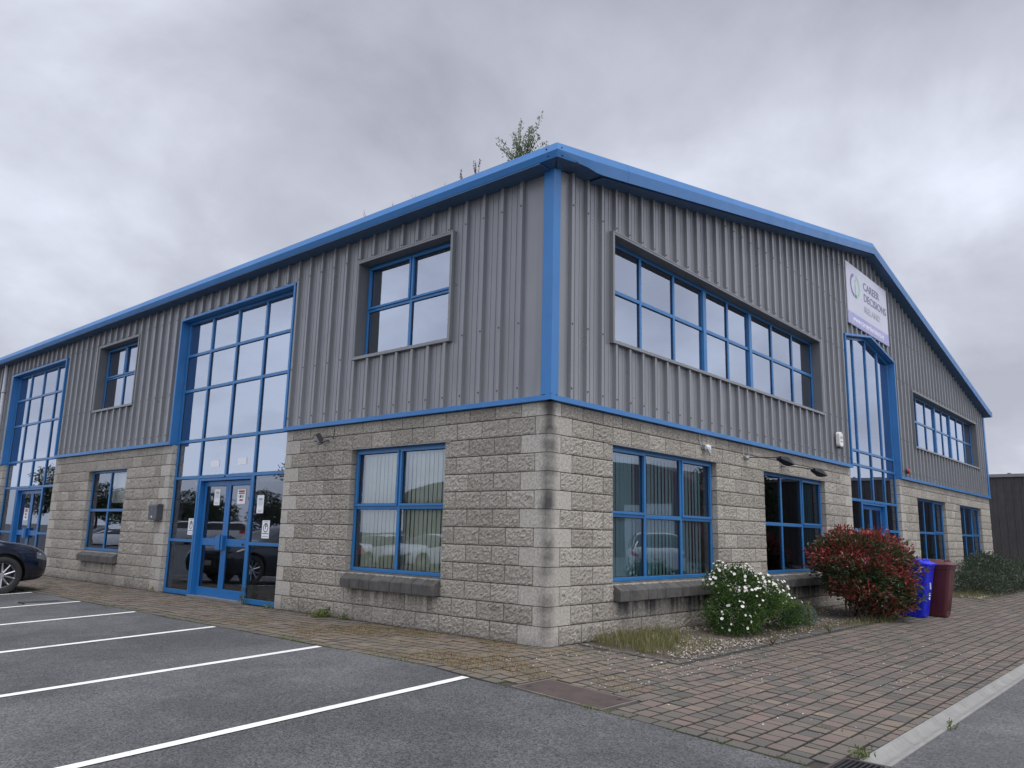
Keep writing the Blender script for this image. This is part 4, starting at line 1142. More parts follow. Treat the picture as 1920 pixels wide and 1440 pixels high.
def blob_pts(blobs, n, shell=.45, zmin=0.02, lump=.18):
    """points in and near the skin of a union of lumpy ellipsoids, with outward directions and depth 0..1"""
    out = []; dirs = []; dep = []
    vol = np.array([b[3] * b[4] * b[5] for b in blobs]) ** .67; vol /= vol.sum()
    while len(out) < n:
        b = blobs[RNG.choice(len(blobs), p=vol)]
        d = RNG.normal(size=3); d /= np.linalg.norm(d)
        l = 1 + lump * (math.sin(d[0] * 5 + b[0] * 7) * math.cos(d[1] * 6 + b[1]) + .7 * math.sin(d[2] * 9 + d[0] * 7 + b[2]))
        t = 1 - abs(RNG.normal(0, shell * .5)); t = max(.1, t)
        p = np.array([b[0] + d[0] * b[3] * l * t, b[1] + d[1] * b[4] * l * t, b[2] + d[2] * b[5] * l * t])
        if p[2] < zmin: continue
        inside = False
        for q in blobs:
            if q is b: continue
            if ((p[0] - q[0]) / q[3]) ** 2 + ((p[1] - q[1]) / q[4]) ** 2 + ((p[2] - q[2]) / q[5]) ** 2 < .5: inside = True; break
        if inside and RNG.random() < .8: continue
        out.append(p); dirs.append(d); dep.append(t)
    return np.array(out), np.array(dirs), np.array(dep)
def stems(name, base, tips, r0, mat, parent, n=6, seg=5, spread=.03):
    mb = MB()
    for t in tips:
        t = Vector(t); b = Vector(base) + Vector((random.uniform(-spread, spread), random.uniform(-spread, spread), 0)); pts = []; rr = []
        for i in range(seg + 1):
            f = i / seg; p = b.lerp(t, f); p += Vector((random.gauss(0, .02), random.gauss(0, .02), 0)) * (1 if 0 < i < seg else 0); p.z = b.z + (t.z - b.z) * (f ** .85)
            pts.append(tuple(p)); rr.append(r0 * (1 - .75 * f))
        mb.tube(pts, rr, n)
    return mb.build(name, mat, parent)
# photinia
px, py = 7.75, -1.05; gz = G(px, py)
ph = empty('photinia_shrub', (px, py, gz)); tag(ph, 'large rounded bush with red and green leaves beside the blue bin', 'bush')
blobs = [(0, 0, .92, .95, .80, .60), (.15, -.25, .42, .72, .55, .36), (.62, -.15, .34, .42, .5, .3), (-.45, .1, 1.05, .5, .6, .45), (.45, -.05, .95, .55, .62, .5), (0, .0, 1.2, .6, .6, .3), (.55, -.1, .5, .42, .5, .35), (-.45, -.05, .6, .5, .5, .32), (.1, -.3, .6, .6, .5, .35)]
pts, dr, dp = blob_pts(blobs, 17000, shell=.5, zmin=.08, lump=.21)
keep = ~((pts[:, 2] < .40) & (pts[:, 0] < -.30) & (RNG.random(len(pts)) < .9)); pts, dr, dp = pts[keep], dr[keep], dp[keep]
clump = np.sin(pts[:, 0] * 9 + 1) * np.cos(pts[:, 1] * 8) + np.sin(pts[:, 2] * 10 + pts[:, 0] * 4)
redness = .42 + .22 * (pts[:, 2] - .7) + .24 * clump + .3 * (dp - .85) + RNG.normal(0, .22, len(pts))
leaves('foliage', pts, RNG.uniform(.055, .105, len(pts)), redness, photinia_m, ph, up=.35, aspect=.4, outward=dr)
tips = [(random.uniform(-.7, .7), random.uniform(-.5, .5), random.uniform(.6, 1.1)) for _ in range(16)]
stems('stem', (-.3, .05, 0), tips, .018, bark_m, ph, spread=.12)
# potentilla with white flowers
px, py = 3.75, -.72; gz = G(px, py)
po = empty('flowering_shrub', (px, py, gz)); tag(po, 'low spreading green shrub covered in small white flowers', 'bush')
blobs = [(-.42, .0, .30, .50, .40, .28), (-.22, .18, .68, .50, .32, .26), (.18, .12, .62, .45, .34, .24), (.50, -.02, .46, .40, .32, .24), (.82, -.14, .24, .30, .30, .26), (.0, -.1, .42, .48, .38, .25), (-.62, -.05, .18, .34, .30, .18)]
pts, dr, dp = blob_pts(blobs, 22000, shell=.5, zmin=.03, lump=.22)
keep = ~((pts[:, 2] < .30) & (np.abs(pts[:, 0] - .34) < .24) & (pts[:, 1] < .1)); pts, dr, dp = pts[keep], dr[keep], dp[keep]
cl = np.sin(pts[:, 0] * 13) * np.cos(pts[:, 2] * 15) * .2
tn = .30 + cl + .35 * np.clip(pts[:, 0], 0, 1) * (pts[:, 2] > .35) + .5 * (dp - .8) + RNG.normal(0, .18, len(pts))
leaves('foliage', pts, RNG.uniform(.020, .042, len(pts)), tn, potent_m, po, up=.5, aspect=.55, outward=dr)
stems('stem', (0, 0, 0), [(random.uniform(-.5, .65), random.uniform(-.3, .3), random.uniform(.2, .7)) for _ in range(26)], .008, bark_m, po, spread=.15, n=5)
fp, fd, fdp = blob_pts(blobs, 1100, shell=.05, zmin=.12, lump=.22)
wt = np.clip(.06 + 1.2 * ((fp[:, 0] > .0) & (fp[:, 0] < .5) & (fp[:, 2] > .55)) + .65 * (fp[:, 2] > .55) * (fp[:, 1] < .35) + .35 * ((fp[:, 0] > .3) & (fp[:, 2] > .38)) + .16 * (fp[:, 0] < -.3), 0, 1)
sel = (RNG.random(len(fp)) < wt * .8) & ((fd[:, 1] < .35) | (fd[:, 2] > .4)); fp = fp[sel]; fd = fd[sel]
V = []; F = []; T = []; ym = MB()
for p, d in zip(fp, fd):
    d = Vector(d) + Vector((-.45, -.45, .35)); d.normalize(); d = (d + Vector((random.gauss(0, .25), random.gauss(0, .25), random.gauss(0, .25)))).normalized()
    a = d.orthogonal().normalized(); b = d.cross(a); c = Vector(p) + Vector(fd[0]) * 0 + d * .035; r = random.uniform(.015, .025)
    for k in range(5):
        t = k * 1.2566; dirn = a * math.cos(t) + b * math.sin(t); sd = a * -math.sin(t) + b * math.cos(t); n = len(V)
        V += [tuple(c), tuple(c + dirn * r * .6 + sd * r * .48 + d * .004), tuple(c + dirn * r * 1.05 + d * .007), tuple(c + dirn * r * .6 - sd * r * .48 + d * .004)]
        F.append((n, n + 1, n + 2, n + 3)); T.append(random.random())
    ym.cyl(tuple(c), tuple(c + d * .006), .0055, .003, 6)
np_mesh('flowers', V, F, petal_m, po, tone=T); ym.build('flower_centres', pollen_m, po)
# grey-green small plant, dock and seedling
gp = empty('grey_green_plant', (5.35, -.75, G(5.35, -.75))); tag(gp, 'low grey green plant between the flowering shrub and the red bush', 'plant')
blobs = [(0, 0, .14, .34, .28, .18), (.25, .05, .12, .25, .22, .14)]
pts, dr, dp = blob_pts(blobs, 2600, .6, .02, .25); leaves('foliage', pts, RNG.uniform(.025, .05, len(pts)), RNG.normal(.45, .25, len(pts)), greygreen_m, gp, up=.5, outward=dr, aspect=.5)
def upright_weed(name, x, y, h, n, mat, label, cat, spread=.02, z=None, leaf=.05, lean=0, tone=.5, group=None, curl=0):
    e = empty(name, (x, y, G(x, y) if z is None else z)); tag(e, label, cat, group)
    pts = []; mb = MB(); T = []; out = []
    for k in range(n):
        a = random.uniform(0, 6.28); tipx, tipy = math.cos(a) * spread * random.uniform(.3, 1) + lean * random.uniform(.6, 1), math.sin(a) * spread * random.uniform(.3, 1); hh = h * random.uniform(.6, 1.05)
        path = [(tipx * f ** 1.5 + curl * math.sin(f * 5 + k) * .02, tipy * f ** 1.5, hh * f) for f in (0, .25, .5, .75, 1)]
        mb.tube(path, [.004, .0035, .003, .002, .001], 4)
        for q in range(int(hh / leaf * 3.2) if leaf else 0):
            f = random.uniform(.12, 1); i = min(3, int(f * 4)); g = f * 4 - i
            p = [path[i][c] * (1 - g) + path[i + 1][c] * g for c in range(3)]; pts.append(p)
    mb.build('stem', dry_m if leaf == 0 else bark_m, e)
    if pts:
        pts = np.array(pts); leaves('foliage', pts, RNG.uniform(.5, 1.1, len(pts)) * leaf, RNG.normal(tone, .22, len(pts)), mat, e, up=1.1, aspect=.4)
    return e
upright_weed('dock_weed', 5.0, -1.1, .42, 5, weed_m, 'tall yellow green weed spike standing before the red bush', 'weed', .03, leaf=.05, tone=.75)
upright_weed('seedling', 4.95, -1.42, .16, 8, weed_m, 'sprawling thin weed in the paving joint below the yellow green spike', 'weed', .14, leaf=.02, tone=.4)
upright_weed('seedling', 3.0, -1.38, .10, 10, drygrass_m, 'small dry brown weed on the edging in front of the flowering shrub', 'weed', .12, leaf=.02, tone=.4)
# dark shrub at the far end
ds = empty('dark_shrub', (19.3, -.95, G(19, -.95))); tag(ds, 'wide dark green shrub against the far end of the gable wall', 'bush')
blobs = [(-1.6, .1, .25, 1.1, .7, .38), (0, .1, .5, 1.4, .8, .5), (1.6, 0, .42, 1.3, .8, .5), (2.9, -.1, .35, 1., .7, .45), (.6, .25, .75, .9, .5, .35)]
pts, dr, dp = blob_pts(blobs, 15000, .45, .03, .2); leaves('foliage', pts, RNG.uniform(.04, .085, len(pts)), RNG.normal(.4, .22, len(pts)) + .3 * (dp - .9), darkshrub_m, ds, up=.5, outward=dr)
stems('stem', (0, 0, 0), [(random.uniform(-2, 2.6), random.uniform(-.4, .4), random.uniform(.2, .7)) for _ in range(30)], .015, bark_m, ds, spread=.5)
# weeds growing out of the gutter
def sapling(y, h, n, spread, label):
    e = empty('gutter_sapling', (-.14, y, 5.98)); tag(e, label, 'sapling')
    mb = MB(); pts = []
    for k in range(n):
        a = -1 + 2 * (k + .5) / n; b0 = (random.gauss(0, .02), random.gauss(0, .06), 0); hh = h * (1 - .5 * abs(a)) * random.uniform(.55, 1.)
        if k in (n // 2 - 2,): hh = h * 1.05
        if k == 0: hh = h * .62
        if k == n - 1: hh = h * .8
        tip = (random.uniform(-.16, .16), -a * spread, hh)
        path = [(b0[0] + (tip[0] - b0[0]) * f ** 1.2, b0[1] + (tip[1] - b0[1]) * f ** 1.1 + random.gauss(0, .006), hh * f) for f in (0, .2, .4, .6, .8, 1)]
        mb.tube(path, [.006, .005, .004, .003, .002, .001], 5)
        for q in range(int(hh * 150)):
            f = random.uniform(.1, 1) ** .9; i = min(4, int(f * 5)); g = f * 5 - i
            pts.append([path[i][c] * (1 - g) + path[i + 1][c] * g + random.gauss(0, .034 * (1.2 - f)) for c in range(3)])
    mb.build('stem', bark_m, e); pts = np.array(pts)
    leaves('foliage', pts, RNG.uniform(.026, .05, len(pts)), RNG.normal(.45, .25, len(pts)), willow_m, e, up=.9, aspect=.38)
sapling(.42, .70, 21, .44, 'bushy green sapling growing from the gutter at the corner')
upright_weed('dry_weed', -.16, 1.22, .34, 4, dry_m, 'tall thin dry weed in the gutter left of the sapling', 'weed', .10, z=6.0, leaf=.035, tone=.3, curl=1)
upright_weed('dry_weed', -.16, 1.50, .26, 3, dry_m, 'shorter dry weed in the gutter second from the sapling', 'weed', .05, z=6.0, leaf=.03, tone=.3, curl=1)
for i, (yy, hh, lab) in enumerate(((1.85, .14, 'tiny curled dry stem in the gutter, third from the sapling'), (2.45, .19, 'thin curled dry stem in the gutter, midway along the weeds'), (2.95, .18, 'curled dry stem in the gutter beyond the midway one'), (3.62, .22, 'leaning dry twig in the gutter, farthest of the weeds'))):
    upright_weed('dry_weed', -.18, yy, hh, 2, dry_m, lab, 'weed', .07, z=6.02, leaf=0, lean=.0, curl=1)
# weeds at the wall foot
def weed_clump(x, y, r, n, label, ls=.06, h=0.0, tone=.5):
    e = empty('weed', (x, y, G(x, y) if x < 0 or y < 0 else 0)); tag(e, label, 'weed')
    pts = np.stack([RNG.normal(0, r * .5, n), RNG.normal(0, r * .5, n), np.abs(RNG.normal(0, .02 + h, n))], 1)
    return leaves('foliage', pts, RNG.uniform(.5, 1.2, n) * ls, RNG.normal(tone, .22, n), weed_m, e, up=.9, aspect=.3)
weed_clump(-.12, 4.15, .16, 110, 'bright green weed clump at the wall foot under the floodlight', .08, .03)
weed_clump(-.08, 3.72, .08, 40, 'small green weed at the wall foot left of the lower window', .06, .02)
weed_clump(.02, 6.62, .05, 90, 'green weed growing up the door frame right of the glazed doors', .05, .12)
weed_clump(-.05, 5.75, .10, 50, 'yellow green weed at the foot of the pale quoins right of the doors', .05, .02, .7)
weed_clump(.0, 9.9, .08, 45, 'little weed at the foot of the pale quoins left of the doors', .05, .02)
weed_clump(-1.34, -3.88, .07, 90, 'tufted green weed between the gully grate and the concrete channel', .035, .02, .4)
weed_clump(.1, -4.11, .04, 30, 'small green weed on the road edge of the channel', .04, .01, .4)
# grass
def blades(name, pts, hmin, hmax, mat, label, w=.0028, lean=.6):
    n = len(pts); pts = np.array(pts); z = np.array([G(a, b) if (b < 0 or a < 0) else 0 for a, b in pts]); h = RNG.uniform(hmin, hmax, n)
    an = RNG.uniform(0, 6.28, n); ln = RNG.uniform(0, lean, n) * h; la = RNG.uniform(0, 6.28, n)
    b = np.stack([pts[:, 0], pts[:, 1], z], 1); s = np.stack([np.cos(an), np.sin(an), 0 * an], 1) * (w * RNG.uniform(.7, 1.4, n))[:, None]
    t = b + np.stack([np.cos(la) * ln, np.sin(la) * ln, h], 1); m = (b + t) / 2 + np.stack([-np.cos(la) * ln * .2, -np.sin(la) * ln * .2, h * .08], 1)
    V = np.stack([b - s, b + s, m + s * .7, m - s * .7, t], 1).reshape(-1, 3); k = np.arange(n)[:, None] * 5
    F = np.concatenate([k + np.array([[0, 1, 2]]), k + np.array([[0, 2, 3]]), k + np.array([[3, 2, 4]])], 1).reshape(-1, 3)
    o = np_mesh(name, V, F, mat, tone=np.repeat(np.clip(RNG.normal(.45, .25, n), 0, 1), 3)); return tag(o, label, 'grass', kind='stuff')
pts = []
while len(pts) < 2300:
    x = random.uniform(.78, 2.3); y = random.uniform(-1.15, -.03)
    lim = -.95 + .35 * max(0, x - 1.1)
    if y < lim and random.random() < .8: continue
    if math.sin(x * 14) * math.cos(y * 11) + random.gauss(0, .7) < -.2: continue
    pts.append((x, y))
blades('grass_tuft', pts, .05, .19, grass_m, 'yellowing grass growing in the bed beside the corner of the wall')
pts = [(random.uniform(2.3, 8.8), random.choice((-1.15 + abs(random.gauss(0, .08)), -.05 - abs(random.gauss(0, .1))))) for _ in range(900)] + [(random.gauss(7.6, .9), -1.28 + random.gauss(0, .14)) for _ in range(700)]
blades('grass_tuft', pts, .03, .10, grass_m, 'sparse short grass along the gravel bed under the bushes')
pts = [(random.uniform(15.7, 19), random.gauss(-.9, .25)) for _ in range(1800)]
blades('grass_tuft', pts, .04, .12, grass_m, 'short green grass in front of the far dark shrub', w=.004)
# dry moss along the strip at the car park edge
pts = []
while len(pts) < 10500:
    y = random.choice((random.uniform(-1.9, 4.5), random.uniform(-1.2, 3), random.uniform(-1, 12))); x = random.uniform(-1.7, -.01) if y > -.2 else random.uniform(-1.7, .7)
    m = math.sin(x * 3.1 + y * 1.3) + math.sin(y * 2.7 + 1) * .8 + math.sin(x * 7 - y * 5) * .5 + random.gauss(0, .35)
    if m < .25: continue
    if x > -.7 and y < 0 and random.random() < .8: continue
    # keep to the joints mostly
    fx = ((x + 1.66) / .158) % 1
    if y > 0 and .18 < fx < .82 and random.random() < .55: continue
    if MH[0] - .03 < x < MH[1] + .03 and MH[2] - .03 < y < MH[3] + .03: continue
    pts.append((x, y))
blades('dry_moss', pts, .006, .024, drygrass_m, 'dry brown moss and straw grown over the paving strip at the wall foot', w=.003, lean=1.2)
pts = []
for _ in range(70):
    y0 = random.uniform(-3.7, 12); x0 = -1.83 if random.random() < .6 else random.uniform(-1.7, 0)
    for _ in range(16): pts.append((x0 + random.gauss(0, .02), y0 + random.gauss(0, .05)))
for _ in range(11):
    x0, y0 = random.uniform(-1.5, 5), random.uniform(-3.8, -1.5)
    for _ in range(12): pts.append((x0 + random.gauss(0, .03), y0 + random.gauss(0, .012)))
blades('joint_grass', pts, .008, .03, weed_m, 'little green and yellow tufts sprouting from the paving joints', w=.003, lean=1.)
# fallen petals
V = []; F = []; T = []
for _ in range(620):
    if random.random() < .55: x, y = random.gauss(.6, 1.), random.uniform(-1.8, -.1)
    else: x, y = random.gauss(2.5, 2.4), random.uniform(-3.6, -1.3)
    if in_bed(x, y) or x < -1.2: continue
    r = random.uniform(.005, .0115); a = random.uniform(0, 6.28); n = len(V); z = G(x, y) + .004
    for k, q in enumerate((0, 1.4, 2.9, 4.5)): V.append((x + math.cos(a + q) * r, y + math.sin(a + q) * r * .8, z + random.uniform(0, .005)))
    F.append((n, n + 1, n + 2, n + 3)); T.append(random.random())
tag(np_mesh('fallen_petals', V, F, petal_m, tone=T), 'scattered white petals lying on the block paving', 'petals', kind='stuff')

# ------------------------------------------------------------------ wheelie bins
def wheelie_bin(x, y, rz, col, label, sticker):
    e = empty('wheelie_bin', (x, y, G(x, y)), rz); tag(e, label, 'bin')
    m = M('bin_plastic', col, .38, var=.1, scale=3, bmp=.05); m2 = M('bin_lid', tuple(min(1, c * 1.15) for c in col), .4, var=.08)
    # front faces -y, width along x
    mb = MB()
    def ring(z, w, d0, d1, r=.05):
        out = []
        for (cx, cy, a0) in ((w - r, d1 - r, 0), (-w + r, d1 - r, 90), (-w + r, d0 + r, 180), (w - r, d0 + r, 270)):
            for k in range(4): t = rad(a0 + k * 30); out.append((cx + r * math.cos(t), cy + r * math.sin(t), z))
        return out
    lv = [(0.02, .20, .00, .46), (.05, .205, -.01, .47), (.55, .245, -.09, .515), (.86, .268, -.135, .545), (.89, .27, -.14, .55), (.90, .285, -.155, .56), (.95, .287, -.158, .562)]
    rs = [ring(*q) for q in lv]; n = 16; vs = [p for r in rs for p in r]; fs = []
    for i in range(len(rs) - 1):
        for j in range(n): fs.append((i * n + j, i * n + (j + 1) % n, (i + 1) * n + (j + 1) % n, (i + 1) * n + j))
    fs.append(tuple(range(n))[::-1]); mb.add(vs, fs)
    mb.build('body', m, e)
    mb = MB()
    for sx in (-.12, 0, .12): mb.prism([(sx - .012, -.03, .12), (sx + .012, -.03, .12), (sx + .012, -.11, .72), (sx - .012, -.11, .72)], (0, .02, 0))
    for sy in (.1, .3): mb.prism([(-.222, sy - .012, .12), (-.222, sy + .012, .12), (-.262, sy + .012, .8), (-.262, sy - .012, .8)], (.02, 0, 0))
    mb.build('ribs', m, e)
    mb = MB(); lr = [(.955, .30, -.185, .56), (.985, .302, -.19, .565), (1.00, .285, -.16, .555), (1.05, .24, -.02, .50), (1.075, .18, .10, .42)]
    rs = [ring(*q) for q in lr]; vs = [p for r in rs for p in r]; fs = []
    for i in range(len(rs) - 1):
        for j in range(n): fs.append((i * n + j, i * n + (j + 1) % n, (i + 1) * n + (j + 1) % n, (i + 1) * n + j))
    fs += [tuple(range(n))[::-1], tuple(range((len(rs) - 1) * n, len(rs) * n))]; mb.add(vs, fs)
    ld = mb.build('lid', m2, e, bevel=0)
    mb = MB()
    for sx in (-.13, .13): mb.tube([(sx - .06, -.08, 1.02), (sx - .06, -.05, 1.065), (sx + .06, -.05, 1.065), (sx + .06, -.08, 1.02)], .014, 8)
    mb.build('grip', m2, ld)
    mb = MB(); mb.cyl((-.24, .60, .97), (.24, .60, .97), .017, n=10)
    for sx in (-.2, 0, .2): mb.box(sx - .015, sx + .015, .54, .61, .945, .975)
    mb.build('handle', m, e)
    for sx in (-.27, .27):
        mb = MB(); mb.cyl((sx - .025, .47, .10), (sx + .025, .47, .10), .10, n=22); w = mb.build('wheel', dark_m, e, bevel=.008)
    mb = MB(); mb.cyl((-.25, .47, .10), (.25, .47, .10), .012, n=8); mb.build('axle', steel_m, e)
    if sticker == 'blue':
        mb = MB(); q = lambda z: -.0 - .18 * (z / .9)
        for (za, zb, ww) in ((.52, .64, .05), (.40, .45, .11), (.33, .38, .08)): mb.box(-.02 - ww / 2, -.02 + ww / 2, -.015 - .146 * (za + zb) / 2 - .012, -.015 - .146 * (za + zb) / 2 - .001, za, zb)
        mb.build('printed_emblem', M('bin_print', (.6, .65, .8), .5), e)
    else:
        mb = MB(); mb.prism([(-.262, .40, .70), (-.262, .52, .70), (-.272, .52, .90), (-.272, .40, .90)], (-.003, 0, 0)); mb.build('label_sheet', M('bin_sheet', (.45, .45, .43), .7), e)
    return e
wheelie_bin(9.20, -1.68, rad(2), (.008, .018, .50), 'bright blue wheelie bin partly hidden by the red bush', 'blue')
wheelie_bin(9.82, -1.90, rad(1), (.075, .014, .018), 'dark maroon wheelie bin behind the blue one', 'sheet')

# ------------------------------------------------------------------ vehicles
DG = None
def split_by_material(o, names, parent):
    """turn the finished shell into one mesh per material so glass, lamps and paint are parts of their own"""
    dg = bpy.context.evaluated_depsgraph_get(); me = bpy.data.meshes.new_from_object(o.evaluated_get(dg))
    mats = list(me.materials); res = {}
    for mi, nm in enumerate(names):
        bm = bmesh.new(); bm.from_mesh(me)
        bmesh.ops.delete(bm, geom=[f for f in bm.faces if f.material_index != mi], context='FACES')
        if not bm.faces: bm.free(); continue
        for f in bm.faces: f.material_index = 0
        nmh = bpy.data.meshes.new(nm); bm.to_mesh(nmh); bm.free(); nmh.materials.append(mats[mi]); ob = bpy.data.objects.new(nm, nmh); C.objects.link(ob); ob.parent = parent; res[nm] = ob
    bpy.data.objects.remove(o); return res
carglass_m = M('car_glass', (.012, .014, .016), .03, spec=.8, var=0); tyre_m = M('tyre', (.02, .02, .021), .85, bmp=.2, bscale=80); alloy_m = M('alloy', (.5, .5, .52), .28, .85, var=.05)
chrome_m = M('chrome', (.7, .71, .73), .12, 1.); lamp_m = M('headlamp', (.16, .17, .19), .08, .3, spec=1.); tail_m = M('tail_lamp', (.35, .01, .01), .15); blackt_m = M('black_trim', (.018, .018, .02), .5)
plate_m = M('number_plate', (.75, .75, .72), .5)
def vehicle(name, st, hb, paint, wheels_x, wr, cab, label, cat, detail=True, group=None):
    """st: stations (x, zbot, zbelt, ztop, wbot, wbelt, wtop); cab=(i0,i1,i2,i3): windscreen foot, roof front, roof rear, tailgate foot"""
    root = empty(name); tag(root, label, cat, group)
    mb = MB(); rings = []
    for (x, zb, zl, zt, wb, wl, wt) in st:
        h = [(0, zb), (wb * .8, zb), (wb, zb + .06), (wl * .995, zb + (zl - zb) * .45), (wl, zb + (zl - zb) * .8), (wl * .965, zl), (wt + (wl - wt) * .5, zl + (zt - zl) * .52), (wt + (wl - wt) * .08, zt - (zt - zl) * .14), (wt * .72, zt - .005), (0, zt)]
        rings.append([(x, y, z) for y, z in h] + [(x, -y, z) for y, z in h[-2:0:-1]])
    n = len(rings[0]); i0, i1, i2, i3 = cab
    vs = [p for r in rings for p in r]; fs = []; ms = []
    for i in range(len(rings) - 1):
        for j in range(n):
            fs.append((i * n + j, i * n + (j + 1) % n, (i + 1) * n + (j + 1) % n, (i + 1) * n + j))
            jj = j if j < n / 2 else n - 1 - j
            m = 0
            if jj in (5, 6) and i0 <= i < i3: m = 1
            if jj in (7, 8) and (i0 <= i < i1 or i2 <= i < i3): m = 1
            if jj == 4 and i < 2: m = 2
            if jj == 4 and i >= len(rings) - 3: m = 3
            if jj in (0, 1): m = 4
            if i < 1 and jj in (2,3): m = 4
            ms.append(m)
    fs.append(tuple(range(n))); ms.append(4); fs.append(tuple(range((len(rings) - 1) * n, len(rings) * n))[::-1]); ms.append(0)
    mb.add(vs, fs); mb.m = ms
    o = mb.build('shell', [paint, carglass_m, lamp_m, tail_m, blackt_m], None, smooth=True)
    bm = bmesh.new(); bm.from_mesh(o.data)
    bmesh.ops.recalc_face_normals(bm, faces=bm.faces); bm.to_mesh(o.data); bm.free()
    s = o.modifiers.new('s', 'SUBSURF'); s.levels = s.render_levels = 2
    cut = MB()
    for wx in wheels_x:
        for sy in (-1, 1): cut.cyl((wx, sy * (hb - .26), wr + .01), (wx, sy * (hb + .4), wr + .01), wr + .055, n=40)
    co = cut.build('cutter', blackt_m); b = o.modifiers.new('b', 'BOOLEAN'); b.operation = 'DIFFERENCE'; b.object = co; b.solver = 'EXACT'
    bpy.context.view_layer.update()
    split_by_material(o, ['body', 'windows', 'headlight', 'tail_light', 'lower_trim'], root)
    bpy.data.objects.remove(co)
    for wx in wheels_x:
        for sy in (-1, 1):
            yo = sy * (hb - .02); yi = sy * (hb - .23)
            w = MB(); prof = [(yi, wr * .66), (yi, wr * .94), (yi + sy * .02, wr), (yo - sy * .025, wr), (yo, wr * .95), (yo + sy * .004, wr * .72), (yo - sy * .015, wr * .68)]
            k = 36; vs = []; f = []
            for (yy, r) in prof:
                for q in range(k): t = 2 * math.pi * q / k; vs.append((wx + r * math.cos(t), yy, wr + r * math.sin(t)))
            for i in range(len(prof) - 1):
                for q in range(k): f.append((i * k + q, i * k + (q + 1) % k, (i + 1) * k + (q + 1) % k, (i + 1) * k + q))
            w.add(vs, f); wo = w.build('wheel', tyre_m, root, smooth=True)
            r = MB(); r.sm = False
            for q in range(10):
                t = 2 * math.pi * (q // 2) / 5 + (.17 if q % 2 else -.17); t2 = 2 * math.pi * (q // 2) / 5 + (.30 if q % 2 else -.30)
                a = Vector((wx + .05 * math.cos(t), yo - sy * .03, wr + .05 * math.sin(t))); bb = Vector((wx + wr * .66 * math.cos(t2 * 1.0 + 0), yo - sy * .012, wr + wr * .66 * math.sin(t2)))
                r.cyl(a, bb, .020, .013, 6)
            r.cyl((wx, yo - sy * .05, wr), (wx, yo - sy * .012, wr), .055, .045, 14)
            vs = []; f = []
            for (yy, rr) in ((yo - sy * .016, wr * .70), (yo - sy * .004, wr * .67), (yo - sy * .03, wr * .63), (yi, wr * .62)):
                for q in range(k): t = 2 * math.pi * q / k; vs.append((wx + rr * math.cos(t), yy, wr + rr * math.sin(t)))
            for i in range(3):
                for q in range(k): f.append((i * k + q, i * k + (q + 1) % k, (i + 1) * k + (q + 1) % k, (i + 1) * k + q))
            r.add(vs, f); r.build('rim', alloy_m, wo)
            d = MB(); d.cyl((wx, yi + sy * .02, wr), (wx, yi + sy * .06, wr), wr * .60, n=24); d.build('brake_disc', blackt_m, wo)
            d = MB(); d.cyl((wx, sy * (hb - .27), wr + .01), (wx, sy * (hb - .262), wr + .01), wr + .06, n=30); d.build('wheel_arch', blackt_m, root)
    return root
hatch = [(2.20, .34, .60, .66, .45, .55, .30), (2.12, .22, .66, .76, .68, .74, .45), (1.95, .19, .74, .85, .80, .85, .60), (1.60, .18, .84, .93, .86, .895, .70), (1.05, .18, .91, 1.00, .88, .90, .74), (.55, .18, .94, 1.22, .88, .90, .66), (.05, .18, .955, 1.42, .88, .90, .60), (-.6, .18, .97, 1.455, .88, .90, .60), (-1.25, .18, .99, 1.41, .88, .90, .58), (-1.75, .20, 1.0, 1.24, .86, .88, .56), (-2.05, .26, .98, 1.06, .80, .82, .60), (-2.17, .34, .86, .90, .70, .72, .50)]
suv = [(2.28, .36, .74, .84, .50, .62, .35), (2.18, .26, .82, .95, .72, .80, .5), (1.98, .24, .88, 1.02, .82, .88, .62), (1.5, .24, .96, 1.07, .88, .92, .72), (1.0, .24, 1.0, 1.15, .9, .93, .74), (.5, .24, 1.02, 1.45, .9, .93, .68), (.1, .24, 1.04, 1.60, .9, .93, .66), (-.9, .24, 1.06, 1.64, .9, .93, .66), (-1.6, .24, 1.08, 1.60, .9, .92, .64), (-1.95, .26, 1.08, 1.40, .88, .90, .64), (-2.2, .32, 1.04, 1.12, .84, .86, .68), (-2.28, .40, .92, .98, .78, .80, .6)]
van = [(2.5, .30, .85, .95, .6, .75, .5), (2.42, .24, .95, 1.1, .8, .88, .6), (2.2, .24, 1.05, 1.25, .9, .95, .74), (1.8, .24, 1.15, 1.55, .92, .97, .78), (1.4, .24, 1.2, 1.9, .92, .97, .82), (.9, .24, 1.22, 1.98, .92, .97, .86), (0, .24, 1.25, 2.0, .92, .97, .88), (-1.2, .24, 1.25, 2.0, .92, .97, .88), (-2.2, .24, 1.25, 1.98, .92, .96, .88), (-2.4, .28, 1.24, 1.9, .9, .94, .86), (-2.46, .36, 1.2, 1.8, .88, .92, .84)]
navy_m = M('navy_paint', (.004, .008, .022), .22, .25, var=.05, coat=1., spec=.6); whitep_m = M('white_car_paint', (.72, .73, .73), .3, var=.02, coat=.8); silver_m = M('silver_car_paint', (.38, .39, .40), .32, .5, var=.03, coat=.8)
car = vehicle('parked_car', hatch, .90, navy_m, (1.36, -1.30), .335, (4, 6, 8, 10), 'dark navy hatchback parked nose towards the glazed entrance', 'car')
